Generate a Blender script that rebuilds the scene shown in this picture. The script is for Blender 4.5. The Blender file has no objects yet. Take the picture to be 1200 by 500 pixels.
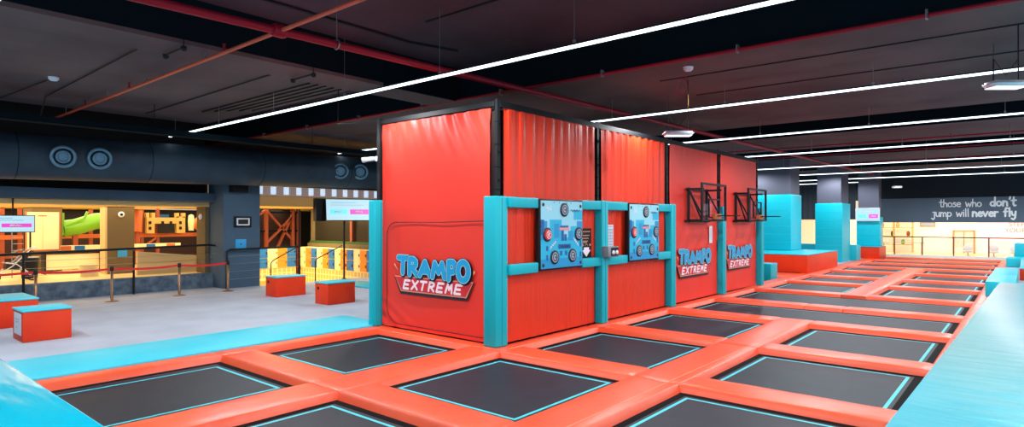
import bpy, bmesh, math, random
from mathutils import Vector, Matrix, noise
random.seed(7)
PI = math.pi
scn = bpy.context.scene
COL = scn.collection

# ------------------------------------------------------------------ materials
def srgb(r, g, b):
    f = lambda c: (c/255/12.92) if c/255 <= .04045 else ((c/255+.055)/1.055)**2.4
    return (f(r), f(g), f(b), 1)

def base_mat(name, color, rough=.5, metal=0, spec=.5):
    m = bpy.data.materials.new(name); m.use_nodes = True
    n = m.node_tree.nodes; b = n['Principled BSDF']
    b.inputs['Base Color'].default_value = color
    b.inputs['Roughness'].default_value = rough
    b.inputs['Metallic'].default_value = metal
    b.inputs['Specular IOR Level'].default_value = spec
    return m, m.node_tree, b

def bump_noise(nt, b, scale=(1, 1, 1), nscale=8, strength=.2, dist=.02, detail=3, rot=(0, 0, 0)):
    n, l = nt.nodes, nt.links
    tc = n.new('ShaderNodeTexCoord'); mp = n.new('ShaderNodeMapping')
    mp.inputs['Scale'].default_value = scale; mp.inputs['Rotation'].default_value = rot
    nz = n.new('ShaderNodeTexNoise'); nz.inputs['Scale'].default_value = nscale; nz.inputs['Detail'].default_value = detail
    bp = n.new('ShaderNodeBump'); bp.inputs['Strength'].default_value = strength; bp.inputs['Distance'].default_value = dist
    l.new(tc.outputs['Object'], mp.inputs['Vector']); l.new(mp.outputs[0], nz.inputs['Vector'])
    l.new(nz.outputs['Fac'], bp.inputs['Height']); l.new(bp.outputs[0], b.inputs['Normal'])
    return nz, mp

def mat(name, rgb, rough=.5, metal=0, spec=.5, bump=None, vary=None):
    c = srgb(*rgb)
    m, nt, b = base_mat(name, c, rough, metal, spec)
    if bump:
        nz, mp = bump_noise(nt, b, **bump)
    if vary:
        c2, sc = srgb(*vary[0]), vary[1]
        n, l = nt.nodes, nt.links
        tc = n.new('ShaderNodeTexCoord'); nz = n.new('ShaderNodeTexNoise'); nz.inputs['Scale'].default_value = sc
        nz.inputs['Detail'].default_value = 5
        rp = n.new('ShaderNodeValToRGB'); rp.color_ramp.elements[0].position = .35; rp.color_ramp.elements[1].position = .68
        rp.color_ramp.elements[0].color = c; rp.color_ramp.elements[1].color = c2
        l.new(tc.outputs['Object'], nz.inputs['Vector']); l.new(nz.outputs['Fac'], rp.inputs[0]); l.new(rp.outputs[0], b.inputs['Base Color'])
    return m

def emit(name, rgb, s, base=None):
    m, nt, b = base_mat(name, srgb(*(base or rgb)), .4)
    b.inputs['Emission Color'].default_value = srgb(*rgb)
    b.inputs['Emission Strength'].default_value = s
    return m

M = {}
M['red_pad'] = mat('red_pad_vinyl', (244, 84, 46), .34, spec=.5, bump=dict(scale=(1, 1, 1), nscale=6, strength=.5, dist=.014, detail=6), vary=((248, 96, 58), 1.3))
M['red_pleat'] = mat('red_pleated_vinyl', (228, 54, 24), .42, spec=.35, bump=dict(scale=(1, 9, .35), nscale=1.6, strength=.55, dist=.05, detail=3))
M['red_wall'] = mat('red_wall_vinyl', (238, 58, 44), .42, spec=.35, bump=dict(scale=(1, 1, .8), nscale=1.4, strength=.4, dist=.05, detail=4))
M['red_box'] = mat('red_box_vinyl', (234, 62, 20), .45, spec=.3, bump=dict(nscale=2, strength=.2, dist=.02), vary=((226, 52, 18), 2))
M['teal'] = mat('teal_vinyl', (0, 192, 212), .42, spec=.4, bump=dict(nscale=3, strength=.3, dist=.02, detail=4))
M['teal_post'] = mat('teal_post_vinyl', (0, 178, 194), .45, spec=.35, bump=dict(scale=(1, 1, .4), nscale=4, strength=.2, dist=.01))
M['teal_bench'] = mat('teal_bench_vinyl', (70, 205, 226), .24, bump=dict(scale=(.35, 1.8, 1), nscale=1.5, strength=.85, dist=.07, detail=3.5, rot=(0, 0, .35)), vary=((88, 212, 230), .8))
M['teal_gloss'] = mat('teal_gloss_vinyl', (0, 192, 224), .16, bump=dict(scale=(.5, 2.4, 1), nscale=1.6, strength=.4, dist=.06, detail=2, rot=(0, 0, .12)))
M['teal_mat'] = mat('teal_floor_mat', (66, 206, 226), .5, bump=dict(scale=(1.6, .5, 1), nscale=1.5, strength=.2, dist=.03), vary=((36, 196, 220), .8))
M['teal_line'] = mat('teal_line', (60, 205, 220), .5)
M['bed'] = mat('black_woven_bed', (25, 34, 45), .5, spec=.25, bump=dict(nscale=90, strength=.25, dist=.004), vary=((32, 41, 52), 3))
M['bed_edge_shade'] = mat('bed_edge_shade', (9, 11, 14), .8, spec=.1)
M['floor'] = mat('grey_carpet', (168, 174, 188), .8, bump=dict(nscale=160, strength=.2, dist=.004), vary=((182, 188, 202), 1.1))
M['pit'] = mat('pit_black', (12, 12, 14), .9)
M['black'] = mat('black_metal', (16, 18, 22), .55, spec=.3)
M['dark'] = mat('dark_void', (10, 12, 16), .8)
M['slab'] = mat('ceiling_slab', (88, 70, 78), .9, spec=.1, bump=dict(nscale=3, strength=.2, dist=.02), vary=((76, 60, 67), .7))
M['slab_low'] = mat('ceiling_lower_slab', (108, 92, 92), .9, spec=.1, bump=dict(nscale=3, strength=.2, dist=.02), vary=((90, 76, 78), .5))
M['beam_side'] = mat('beam_side', (8, 24, 32), .9, spec=.1)
M['fascia'] = emit('cornice_fascia_glow', (170, 150, 146), .38)  # fascia is no lamp; light falling on it is put in as emission
M['duct'] = mat('duct_metal', (46, 66, 82), .6, spec=.3, bump=dict(nscale=1.2, strength=.25, dist=.05), vary=((36, 54, 68), 1.5))
M['nozzle'] = mat('nozzle_metal', (96, 136, 160), .3, metal=.3)
M['blue_grey'] = mat('blue_grey_paint', (66, 92, 114), .7, vary=((60, 84, 106), 1.2))
M['stone'] = mat('grey_stone', (58, 76, 94), .7, bump=dict(nscale=14, strength=.4, dist=.02), vary=((96, 112, 128), 6))
M['pipe_red'] = mat('pipe_red', (150, 16, 40), .5, spec=.3)
M['pipe_orange'] = mat('pipe_orange', (205, 84, 58), .45)
M['cable'] = mat('black_cable', (8, 9, 12), .7)
M['white'] = mat('white_plastic', (222, 226, 235), .4)
M['steel'] = mat('steel', (150, 155, 162), .35, metal=.8)
M['brass'] = mat('bronze_metal', (150, 118, 92), .3, metal=.7)
M['belt'] = mat('red_belt', (206, 24, 30), .6)
M['tape'] = mat('white_tape', (205, 218, 235), .6)
M['beige'] = mat('beige_wall', (205, 175, 120), .7)
M['brown'] = mat('brown_pillar', (104, 88, 56), .8)
M['cream'] = mat('cream_board', (248, 226, 178), .6)
M['warm_floor'] = mat('warm_tile', (236, 210, 150), .35)
M['yellow_tile'] = mat('yellow_tile', (244, 232, 120), .4)
M['soffit'] = mat('warm_soffit', (240, 205, 140), .7)
M['orange'] = mat('orange_paint', (190, 96, 44), .5)
M['rust'] = mat('rust_frame', (150, 70, 40), .55)
M['brick'] = mat('dark_red_panel', (46, 20, 20), .7)
M['green'] = mat('green_plastic', (104, 170, 24), .35)
M['yellow'] = mat('yellow_panel', (205, 172, 96), .5)
M['locker_cream'] = mat('locker_cream', (246, 220, 160), .5)
M['locker_orange'] = mat('locker_orange', (240, 138, 34), .45)
M['locker_blue'] = mat('locker_blue', (20, 104, 178), .45)
M['cubby'] = mat('cubby_recess', (206, 168, 100), .6)
M['olive'] = mat('olive_glass', (38, 36, 26), .3)
M['green_strip'] = mat('green_strip', (46, 84, 26), .6)
M['sky_plate'] = mat('blue_plate', (50, 160, 220), .4)
M['sign'] = mat('sign_board', (84, 102, 120), .7)
M['far_upper'] = mat('far_upper_wall', (26, 36, 46), .8)
M['chalk'] = mat('chalk_white', (236, 242, 246), .7)
M['ink'] = mat('logo_dark', (34, 12, 34), .5)
M['logo_blue'] = mat('logo_blue', (12, 160, 214), .45)
M['logo_light'] = mat('logo_light', (160, 226, 246), .45)
M['logo_red'] = mat('logo_red', (214, 36, 50), .45)
M['logo_white'] = mat('logo_white', (250, 232, 240), .45)
M['logo_peach'] = mat('logo_peach', (238, 170, 130), .45)
M['board_sky'] = mat('board_sky', (150, 218, 236), .35)
M['board_cyan'] = mat('board_cyan', (30, 182, 222), .35)
M['board_mid'] = mat('board_mid', (18, 150, 206), .35)
M['board_deep'] = mat('board_deep', (14, 92, 160), .35)
M['target_black'] = mat('target_black', (16, 20, 34), .4)
M['target_grey'] = mat('target_grey', (160, 176, 196), .4)
M['target_red'] = mat('target_red', (222, 44, 56), .4)
M['pink'] = mat('pink_panel', (226, 150, 160), .5)
M['magenta'] = emit('screen_magenta', (206, 60, 170), .9)
M['screen'] = emit('screen_pale', (190, 232, 246), .95, (60, 70, 80))
M['screen_teal'] = emit('screen_teal', (96, 208, 226), .9)
M['screen_ink'] = emit('screen_ink', (120, 150, 190), .6)
M['tube'] = emit('light_tube', (226, 244, 255), 3.2)
M['lamp_white'] = emit('lamp_white', (235, 240, 255), 2.0)
M['panel_glow'] = emit('panel_glow', (205, 225, 250), .9)
M['store_wall_glow'] = emit('store_wall_glow', (255, 238, 205), .55)  # plain wall with emission added to stand in for the shop lighting
M['store_pink_glow'] = emit('store_pink_glow', (250, 205, 205), .6)  # panel is no lamp; its lit look is put in as glow
M['store_line'] = mat('store_line', (190, 150, 110), .6)
M['store_mark'] = mat('store_mark', (200, 130, 125), .6)
M['chair_pale'] = mat('chair_pale', (205, 215, 225), .6)
M['curtain'] = mat('grey_curtain', (58, 64, 74), .8, bump=dict(scale=(6, 6, .3), nscale=2, strength=.5, dist=.05))
M['column'] = mat('column_paint', (82, 84, 100), .75)
def glass():
    m, nt, b = base_mat('rail_glass', (.9, .97, 1, 1), .03)
    n, l = nt.nodes, nt.links
    t = n.new('ShaderNodeBsdfTransparent'); t.inputs[0].default_value = (.93, .97, 1, 1)
    g = n.new('ShaderNodeBsdfGlossy'); g.inputs['Roughness'].default_value = .02
    mx = n.new('ShaderNodeMixShader'); mx.inputs[0].default_value = .08
    l.new(t.outputs[0], mx.inputs[1]); l.new(g.outputs[0], mx.inputs[2]); l.new(mx.outputs[0], n['Material Output'].inputs[0])
    return m
M['glass'] = glass()

# ------------------------------------------------------------------ mesh helpers
class MB:
    def __init__(s): s.v = []; s.f = []; s.smooth = set()
    def add(s, vs, fs, smooth=False):
        o = len(s.v); s.v += [tuple(p) for p in vs]
        for f in fs:
            if smooth: s.smooth.add(len(s.f))
            s.f.append(tuple(i+o for i in f))
        return s
    def box(s, x0, x1, y0, y1, z0, z1):
        vs = [(x, y, z) for x in (x0, x1) for y in (y0, y1) for z in (z0, z1)]
        return s.add(vs, [(0, 1, 3, 2), (4, 6, 7, 5), (0, 4, 5, 1), (2, 3, 7, 6), (0, 2, 6, 4), (1, 5, 7, 3)])
    def rbox(s, x0, x1, y0, y1, z0, z1, r=.03, seg=3, wob=0):
        bm = bmesh.new(); bmesh.ops.create_cube(bm, size=1)
        for v in bm.verts: v.co = Vector(((x0+x1)/2+v.co.x*(x1-x0), (y0+y1)/2+v.co.y*(y1-y0), (z0+z1)/2+v.co.z*(z1-z0)))
        bmesh.ops.bevel(bm, geom=bm.edges[:], offset=r, segments=seg, affect='EDGES', profile=.5)
        return s.bm(bm, True)
    def bm(s, bm, smooth=False):
        bm.verts.index_update()
        s.add([v.co.copy() for v in bm.verts], [[v.index for v in f.verts] for f in bm.faces], smooth); bm.free(); return s
    def prism(s, pts, z0, z1):
        n = len(pts)
        vs = [(x, y, z0) for x, y in pts]+[(x, y, z1) for x, y in pts]
        return s.add(vs, [tuple(range(n))[::-1], tuple(range(n, 2*n))]+[(i, (i+1) % n, n+(i+1) % n, n+i) for i in range(n)])
    def bar(s, a, b, w, h=None):
        a, b = Vector(a), Vector(b); h = h or w
        d = (b-a).normalized(); up = Vector((0, 0, 1)) if abs(d.z) < .95 else Vector((0, 1, 0))
        r = d.cross(up).normalized(); u = r.cross(d)
        vs = [p+r*i*w/2+u*j*h/2 for p in (a, b) for i, j in ((-1, -1), (1, -1), (1, 1), (-1, 1))]
        return s.add(vs, [(0, 1, 2, 3), (7, 6, 5, 4), (0, 4, 5, 1), (1, 5, 6, 2), (2, 6, 7, 3), (3, 7, 4, 0)])
    def tube(s, pts, r, n=10, cap=True, closed=False):
        pts = [Vector(p) for p in pts]; rings = []; m = len(pts)
        prev = None
        for i, p in enumerate(pts):
            if closed: d = pts[(i+1) % m]-pts[i-1]
            else: d = pts[min(i+1, m-1)]-pts[max(i-1, 0)]
            d = d.normalized()
            if prev is None:
                u = Vector((0, 0, 1)) if abs(d.z) < .9 else Vector((1, 0, 0))
            else: u = prev
            x = (u-d*u.dot(d)).normalized(); prev = x; y = d.cross(x)
            rings.append([p+x*math.cos(2*PI*k/n)*r+y*math.sin(2*PI*k/n)*r for k in range(n)])
        vs = [v for q in rings for v in q]; fs = []
        for i in range(m if closed else m-1):
            j = (i+1) % m
            for k in range(n): fs.append((i*n+k, i*n+(k+1) % n, j*n+(k+1) % n, j*n+k))
        s.add(vs, fs, True)
        if cap and not closed: s.add(rings[0], [tuple(range(n))[::-1]]); s.add(rings[-1], [tuple(range(n))])
        return s
    def lathe(s, c, axis, prof, n=28):
        # prof: list of (radius, distance along axis)
        c = Vector(c); d = Vector(axis).normalized(); u = Vector((0, 0, 1)) if abs(d.z) < .9 else Vector((1, 0, 0))
        x = (u-d*u.dot(d)).normalized(); y = d.cross(x); vs = []; fs = []
        for r, t in prof:
            for k in range(n):
                a = 2*PI*k/n; vs.append(c+d*t+x*math.cos(a)*r+y*math.sin(a)*r)
        for i in range(len(prof)-1):
            for k in range(n): fs.append((i*n+k, i*n+(k+1) % n, (i+1)*n+(k+1) % n, (i+1)*n+k))
        s.add(vs, fs, True)
        if prof[0][0] > 1e-4: s.add(vs[:n], [tuple(range(n))[::-1]])
        if prof[-1][0] > 1e-4: s.add(vs[-n:], [tuple(range(n))])
        return s
    def build(s, name, m, parent=None):
        me = bpy.data.meshes.new(name); me.from_pydata(s.v, [], s.f); me.update()
        for i in s.smooth: me.polygons[i].use_smooth = True
        me.materials.append(M[m] if isinstance(m, str) else m)
        if parent is not None:   # keep part coordinates relative to the thing's base
            me.transform(Matrix.Translation(-parent.location))
        o = bpy.data.objects.new(name, me); COL.objects.link(o)
        bm = bmesh.new(); bm.from_mesh(me); bmesh.ops.recalc_face_normals(bm, faces=bm.faces[:]); bm.to_mesh(me); bm.free()
        if parent is not None: o.parent = parent
        return o

def sub(o_parent, mb, name, m):
    """sub-part under a mesh part whose origin equals its thing's base"""
    root = o_parent.parent
    o = mb.build(name, m)
    base = root.location if root else Vector((0, 0, 0))
    o.data.transform(Matrix.Translation(-base)); o.parent = o_parent
    return o

def tag(o, label=None, cat=None, group=None, kind=None):
    if label: o['label'] = label
    if cat: o['category'] = cat
    if group: o['group'] = group
    if kind: o['kind'] = kind
    return o

def thing(name, label, cat, loc=(0, 0, 0), group=None):
    o = bpy.data.objects.new(name, None); COL.objects.link(o); o.location = loc; o.empty_display_size = .1
    return tag(o, label, cat, group)

def struct(name, mb, m, parent=None):
    o = mb.build(name, m, parent)
    if parent is None: o['kind'] = 'structure'
    return o

def recentre(o, p):
    o.data.transform(Matrix.Translation(-Vector(p))); o.location = p; return o

def solo(name, mb, m, label, cat, group=None, at=None):
    o = mb.build(name, m); tag(o, label, cat, group)
    if at: recentre(o, at)
    return o

def shift(tree, d):
    tree.location = Vector(tree.location)+Vector(d)

def copy_tree(o, parent=None):
    c = o.copy(); COL.objects.link(c)
    if parent is not None: c.parent = parent
    for ch in list(o.children): copy_tree(ch, c)
    return c

ORD = ['first', 'second', 'third', 'fourth', 'fifth', 'sixth', 'seventh', 'eighth', 'ninth', 'tenth', 'eleventh', 'twelfth', 'thirteenth', 'fourteenth', 'fifteenth']

# ------------------------------------------------------------------ flat lettering (strokes on a plane)
class Plane:
    def __init__(s, o, u, v): s.o = Vector(o); s.u = Vector(u).normalized(); s.v = Vector(v).normalized(); s.n = s.u.cross(s.v)
    def p(s, a, b, h=0): return s.o+s.u*a+s.v*b+s.n*h

JIT = [0]
def flat_poly(mb, pl, pts, h):
    JIT[0] = (JIT[0]+1) % 23
    h = h*2.2+JIT[0]*.00004
    mb.add([pl.p(a, b, h) for a, b in pts], [tuple(range(len(pts)))])

def flat_disc(mb, pl, c, r, h, n=20, sx=1):
    flat_poly(mb, pl, [(c[0]+math.cos(2*PI*k/n)*r*sx, c[1]+math.sin(2*PI*k/n)*r) for k in range(n)], h)

def strokes(mb, pl, lines, w, h, n=10):
    for ln in lines:
        for i in range(len(ln)):
            flat_disc(mb, pl, ln[i], w/2, h, n)
            if i:
                a, b = Vector(ln[i-1]), Vector(ln[i]); d = b-a
                if d.length < 1e-6: continue
                q = Vector((-d.y, d.x)).normalized()*w/2
                flat_poly(mb, pl, [a+q, b+q, b-q, a-q][::-1], h)

def arc(cx, cy, rx, ry, a0, a1, n=12):
    return [(cx+rx*math.cos(math.radians(a0+(a1-a0)*i/n)), cy+ry*math.sin(math.radians(a0+(a1-a0)*i/n))) for i in range(n+1)]

G = {  # capitals in a 0..1 box
 'T': [[(0, 1), (1, 1)], [(.5, 1), (.42, 0)]],
 'R': [[(.1, 0), (.12, 1)], [(.12, 1), (.6, 1), (.85, .85), (.85, .65), (.6, .5), (.15, .45)], [(.4, .45), (.95, 0)]],
 'A': [[(0, 0), (.5, 1), (1, 0)], [(.22, .32), (.78, .32)]],
 'M': [[(0, 0), (.2, 1), (.52, .35), (.8, 1), (1, 0)]],
 'P': [[(.1, 0), (.12, 1)], [(.12, 1), (.65, 1), (.9, .85), (.9, .62), (.65, .45), (.15, .42)]],
 'O': [arc(.5, .5, .45, .5, 0, 360, 18)],
 'E': [[(.95, 1), (.08, 1), (0, 0), (.88, 0)], [(.05, .5), (.75, .5)]],
 'X': [[(0, 1), (1, 0)], [(.95, 1), (.02, 0)]],
}
L = {  # handwriting, x-height 1
 't': (.7, [[(.35, 1.7), (.3, .3), (.45, 0), (.65, .1)], [(0, 1.05), (.7, 1.1)]]),
 'h': (.8, [[(.1, 1.7), (.05, 0)], [(.05, .5), (.3, .95), (.6, .85), (.7, 0)]]),
 'o': (.85, [arc(.4, .48, .36, .46, 90, 450, 14)]),
 's': (.7, [[(.62, .85), (.3, 1), (.08, .75), (.5, .5), (.6, .2), (.3, 0), (.02, .12)]]),
 'e': (.8, [[(.08, .5), (.7, .55), (.6, .9), (.32, .98), (.06, .6), (.12, .15), (.4, 0), (.7, .15)]]),
 'w': (1.1, [[(0, 1), (.22, 0), (.5, .8), (.75, 0), (1.02, 1)]]),
 'd': (.85, [arc(.35, .45, .32, .42, 60, 390, 12), [(.72, 1.75), (.7, 0)]]),
 'n': (.85, [[(.08, 1), (.06, 0)], [(.06, .5), (.35, .98), (.65, .8), (.72, 0)]]),
 "'": (.35, [[(.2, 1.75), (.12, 1.35)]]),
 'j': (.6, [[(.42, 1), (.4, -.4), (.15, -.65), (-.15, -.4)], [(.1, 1), (.5, 1.02)]]),
 'u': (.85, [[(.05, 1), (.1, .2), (.35, 0), (.65, .25), (.68, 1)], [(.68, .4), (.75, 0)]]),
 'm': (1.2, [[(.05, 1), (.05, 0)], [(.05, .6), (.3, .98), (.52, .8), (.55, 0)], [(.55, .6), (.8, .98), (1.02, .8), (1.08, 0)]]),
 'p': (.85, [[(.08, 1), (.04, -.65)], arc(.4, .5, .34, .45, -140, 150, 12)]),
 'i': (.35, [[(.15, 1), (.15, 0)], [(.16, 1.4), (.17, 1.42)]]),
 'l': (.4, [[(.15, 1.75), (.18, 0)]]),
 'v': (.85, [[(0, 1), (.35, 0), (.75, 1)]]),
 'r': (.65, [[(.08, 1), (.08, 0)], [(.08, .55), (.3, .95), (.6, .9)]]),
 'f': (.7, [[(.65, 1.6), (.4, 1.75), (.28, 1.4), (.26, 0)], [(.02, .95), (.58, 1)]]),
 'y': (.85, [[(.05, 1), (.12, .35), (.4, .2), (.65, .45)], [(.7, 1), (.6, -.3), (.35, -.65), (.05, -.45)]]),
 ' ': (.75, []),
}
def write(mb, pl, text, x, y, s, w, h, adv=1.12):
    for ch in text:
        a, ls = L[ch]
        strokes(mb, pl, [[(x+p*s, y+q*s) for p, q in l] for l in ls], w, h, 8)
        x += a*s*adv
    return x

def text_mesh(body, pl, x, y, size, h, name, m, parent, bold=0, align='LEFT'):
    cu = bpy.data.curves.new(name, 'FONT'); cu.body = body; cu.size = size; cu.offset = bold; cu.align_x = align
    t = bpy.data.objects.new(name, cu); COL.objects.link(t)
    bpy.context.view_layer.update()
    me = bpy.data.meshes.new_from_object(t.evaluated_get(bpy.context.evaluated_depsgraph_get()))
    bpy.data.objects.remove(t); 
    o = bpy.data.objects.new(name, me)
    base = Vector((0, 0, 0)); q = parent
    while q is not None: base += q.location; q = q.parent
    for v in me.vertices: v.co = pl.p(x+v.co.x, y+v.co.y, h)-base
    me.materials.clear(); me.materials.append(M[m]); COL.objects.link(o); o.parent = parent
    return o

def logo(pl, parent):
    """pl origin: lower left of the banner; 2.22 wide, .66 high"""
    jobs = []
    t = [('T', .12, .37, .30, .30, 0), ('R', .44, .35, .26, .30, 0), ('A', .78, .35, .30, .26, 0), ('M', 1.15, .34, .34, .26, 0), ('P', 1.58, .32, .22, .32, 0), ('O', 1.84, .32, .30, .33, 0)]
    L1 = []
    for c, x, y, w, h, _ in t: L1 += [[(x+p*w, y+q*h) for p, q in l] for l in G[c]]
    ban = [(0, .29), (2.22, .29), (2.04, 0), (.2, 0)]
    ex = []
    for i, c in enumerate('EXTREME'):
        x = .27+i*.245; ex += [[(x+p*.17+(.04*q), .055+q*.165) for p, q in l] for l in G[c]]
    def out(ps, g):
        cx = sum(p[0] for p in ps)/len(ps); cy = sum(p[1] for p in ps)/len(ps)
        return [(p[0]+(g if p[0] > cx else -g), p[1]+(g if p[1] > cy else -g)) for p in ps]
    mb = MB(); flat_poly(mb, pl, [(a-.0, b-.035) for a, b in out(ban, .03)], .002); strokes(mb, pl, [[(a+.02, b-.02) for a, b in l] for l in L1], .17, .006)
    root = mb.build('logo', 'ink', parent)
    def layer(f, m, name):
        mb = MB(); f(mb); o = mb.build(name, m); b = Vector((0, 0, 0)); q = parent
        while q is not None: b += q.location; q = q.parent
        o.data.transform(Matrix.Translation(-b)); o.parent = root
    def rim(mb): flat_poly(mb, pl, out(ban, .008), .003)
    layer(rim, 'logo_peach', 'banner_rim')
    layer(lambda mb: flat_poly(mb, pl, out(ban, -.012), .0045), 'logo_red', 'banner')
    layer(lambda mb: strokes(mb, pl, ex, .048, .0055), 'logo_white', 'lettering')
    per = [[[(x+p*w, y+q*h) for p, q in l] for l in G[c]] for c, x, y, w, h, _ in t]
    for k, ls in enumerate(per):
        h0 = .0068+k*.0017
        if k: layer(lambda mb: strokes(mb, pl, ls, .165, h0-.0006), 'ink', 'letter_shadow')
        layer(lambda mb: strokes(mb, pl, ls, .135, h0), 'logo_light', 'letter_outline')
        layer(lambda mb: strokes(mb, pl, ls, .108, h0+.0006), 'logo_blue', 'letter')
    def spark(mb):
        flat_poly(mb, pl, [(-.03, .52), (.0, .55), (.11, .40)], .004); flat_poly(mb, pl, [(2.17, .42), (2.25, .52), (2.28, .47), (2.2, .40)], .004)
    layer(spark, 'logo_peach', 'spark')
    return root

# ------------------------------------------------------------------ camera
cd = bpy.data.cameras.new('camera'); cam = bpy.data.objects.new('camera', cd); COL.objects.link(cam)
cd.sensor_width = 36; cd.lens = 36*715/1200; cd.shift_y = 9/1200; cd.clip_end = 200; cd.clip_start = .05
cam.location = (0, 0, 2.2); cam.rotation_euler = (PI/2, 0, math.atan(604/715))
scn.camera = cam

# ------------------------------------------------------------------ trampoline grid
RY = [1.35, 4.61, 7.78, 10.9, 14.15, 17.1, 20.4, 23.9, 27.0, 30.4, 33.8, 37.2, 40.5, 43.7]
RW = .55
def pad_mesh(x0, x1, y0, y1, along, sides=(1, 1), g=.006):
    """along 'x' or 'y'; padded slab with sloping skirts on its long sides"""
    mb = MB(); seed = x0*3.1+y0*1.7
    if along == 'x': a0, a1, b0, b1 = x0+g, x1-g, y0, y1
    else: a0, a1, b0, b1 = y0+g, y1-g, x0, x1
    prof = []
    if sides[0]: prof += [(b0-.085, -.2), (b0-.08, -.125), (b0-.012, -.016), (b0-.004, -.005)]
    else: prof += [(b0+g, -.2), (b0+g, -.008)]
    prof += [(b0+.012, 0), (b0+(b1-b0)*.3, .002), (b0+(b1-b0)*.7, .002), (b1-.012, 0)]
    if sides[1]: prof += [(b1+.004, -.005), (b1+.012, -.016), (b1+.08, -.125), (b1+.085, -.2)]
    else: prof += [(b1-g, -.008), (b1-g, -.2)]
    n = max(4, int((a1-a0)/.06)); vs = []; m = len(prof)
    for i in range(n+1):
        t = a0+(a1-a0)*i/n
        for j, (b, z) in enumerate(prof):
            w = noise.noise(Vector((t*2.3+seed, b*3, 0)))*.003+noise.noise(Vector((t*12+seed, b*2, 3)))*.0018*(3 if z < -.01 else 1)
            if z < -.15: w = 0
            e = .012 if i in (0, n) and z > -.15 else 0
            bb = b+w*.6 if 0 < j < m-1 else b
            vs.append((t, bb, z+w-e) if along == 'x' else (bb, t, z+w-e))
    fs = [(i*m+j, (i+1)*m+j, (i+1)*m+j+1, i*m+j+1) for i in range(n) for j in range(m-1)]
    mb.add(vs, fs, True); mb.add(vs[:m], [tuple(range(m))]); mb.add(vs[-m:], [tuple(range(m))])
    return mb
def pad(x0, x1, y0, y1, along, label, group, sides=(1, 1)):
    mb = pad_mesh(x0, x1, y0, y1, along, sides)
    return solo('safety_pad', mb, 'red_pad', label, 'pad', group, at=((x0+x1)/2, (y0+y1)/2, 0))

def trampoline(x0, x1, y0, y1, label, ix=.22, iy=.24):
    r = thing('trampoline', label, 'trampoline', ((x0+x1)/2, (y0+y1)/2, -.1), 'trampolines set in the red pads')
    MB().box(x0+.1, x1-.1, y0+.1, y1-.1, -.12, -.1).build('jumping_bed', 'bed', r)
    mb = MB(); w = .045; X0, X1, Y0, Y1 = x0+ix, x1-ix, y0+iy, y1-iy; z = -.097
    for a, b, c, d in ((X0, X1, Y0, Y0+w), (X0, X1, Y1-w, Y1), (X0, X0+w, Y0+w, Y1-w), (X1-w, X1, Y0+w, Y1-w)):
        mb.add([(a, c, z), (b, c, z), (b, d, z), (a, d, z)], [(0, 1, 2, 3)])
    mb.build('border_line', 'teal_line', r)
    mb = MB()
    for a, b, c, d in ((x0+.07, x1-.07, y0+.07, y0+.17), (x0+.07, x1-.07, y1-.17, y1-.07), (x0+.07, x0+.17, y0+.17, y1-.17), (x1-.17, x1-.07, y0+.17, y1-.17)):
        mb.box(a, b, c, d, -.1, -.0965)
    mb.build('spring_shade_band', 'bed_edge_shade', r)  # dark strips on the bed: shade of the spring gap put into colour
    return r

XS = [(-10.47, -10.15), (-7.5, -6.85), (-4.3, -3.62), (-1.1, -.8)]
far = lambda k: ORD[k]
# rows of beds
for k in range(len(RY)-1):
    y0, y1 = RY[k]+RW, RY[k+1]
    nm = ORD[k]
    if k < 2:
        trampoline(-10.15, -7.5, y0, y1, ['black trampoline nearest the teal bench in the lower left corner, beside the teal floor mat', 'black trampoline at the foot of the booth wall with the big logo'][k], ix=.36)
    long = k in (4, 5) or k >= 10
    if long:
        trampoline(-6.85, -1.1, y0, y1, 'extra long black trampoline spanning both columns, %s row from the camera' % nm)
    else:
        trampoline(-6.85, -4.3, y0, y1, 'square black trampoline between the booth side and the centre strip, %s row from the camera' % nm)
        if k >= 1: trampoline(-3.62, -1.1, y0, y1, 'black trampoline between the centre strip and the right-hand bench, %s row from the camera' % nm)
trampoline(-10.2, -7.4, 21.9, 25.4, 'black trampoline around the back corner of the booth, under the small teal block')
# row pads (X direction)
for k, y in enumerate(RY):
    nm = ORD[k]
    if k < 3:
        x1 = -7.5
        pad(-10.15, x1, y, y+(RW if k < 2 else .30), 'x', ['red pad before the first trampoline beside the teal mat', 'red cross pad between the two leftmost trampolines', 'red pad along the foot of the booth wall with the big logo'][k], 'red cross pads', (1, 1 if k < 2 else 0))
    long = k in (5,) or k >= 11
    if k == 5:
        for i, (a, b) in enumerate(((-6.85, -4.45), (-4.45, -3.55), (-3.55, -1.1))):
            pad(a, b, y, y+RW, 'x', ['left piece of the red pad between the two long trampolines', 'short middle piece of the red pad between the two long trampolines', 'right piece of the red pad between the two long trampolines'][i], 'red cross pads')
    elif k >= 11:
        for i, (a, b) in enumerate(((-6.85, -3.9), (-3.9, -1.1))):
            pad(a, b, y, y+RW, 'x', '%s half of the red cross pad in front of the %s trampoline row' % (['left', 'right'][i], nm), 'red cross pads')
    else:
        pad(-6.85, -4.3, y, y+RW, 'x', 'red cross pad left of the centre strip, before trampoline row %s from the camera' % ORD[k], 'red cross pads')
        if k: pad(-3.62, -1.1, y, y+RW, 'x', 'red cross pad right of the centre strip, before trampoline row %s from the camera' % ORD[k], 'red cross pads')
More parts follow.
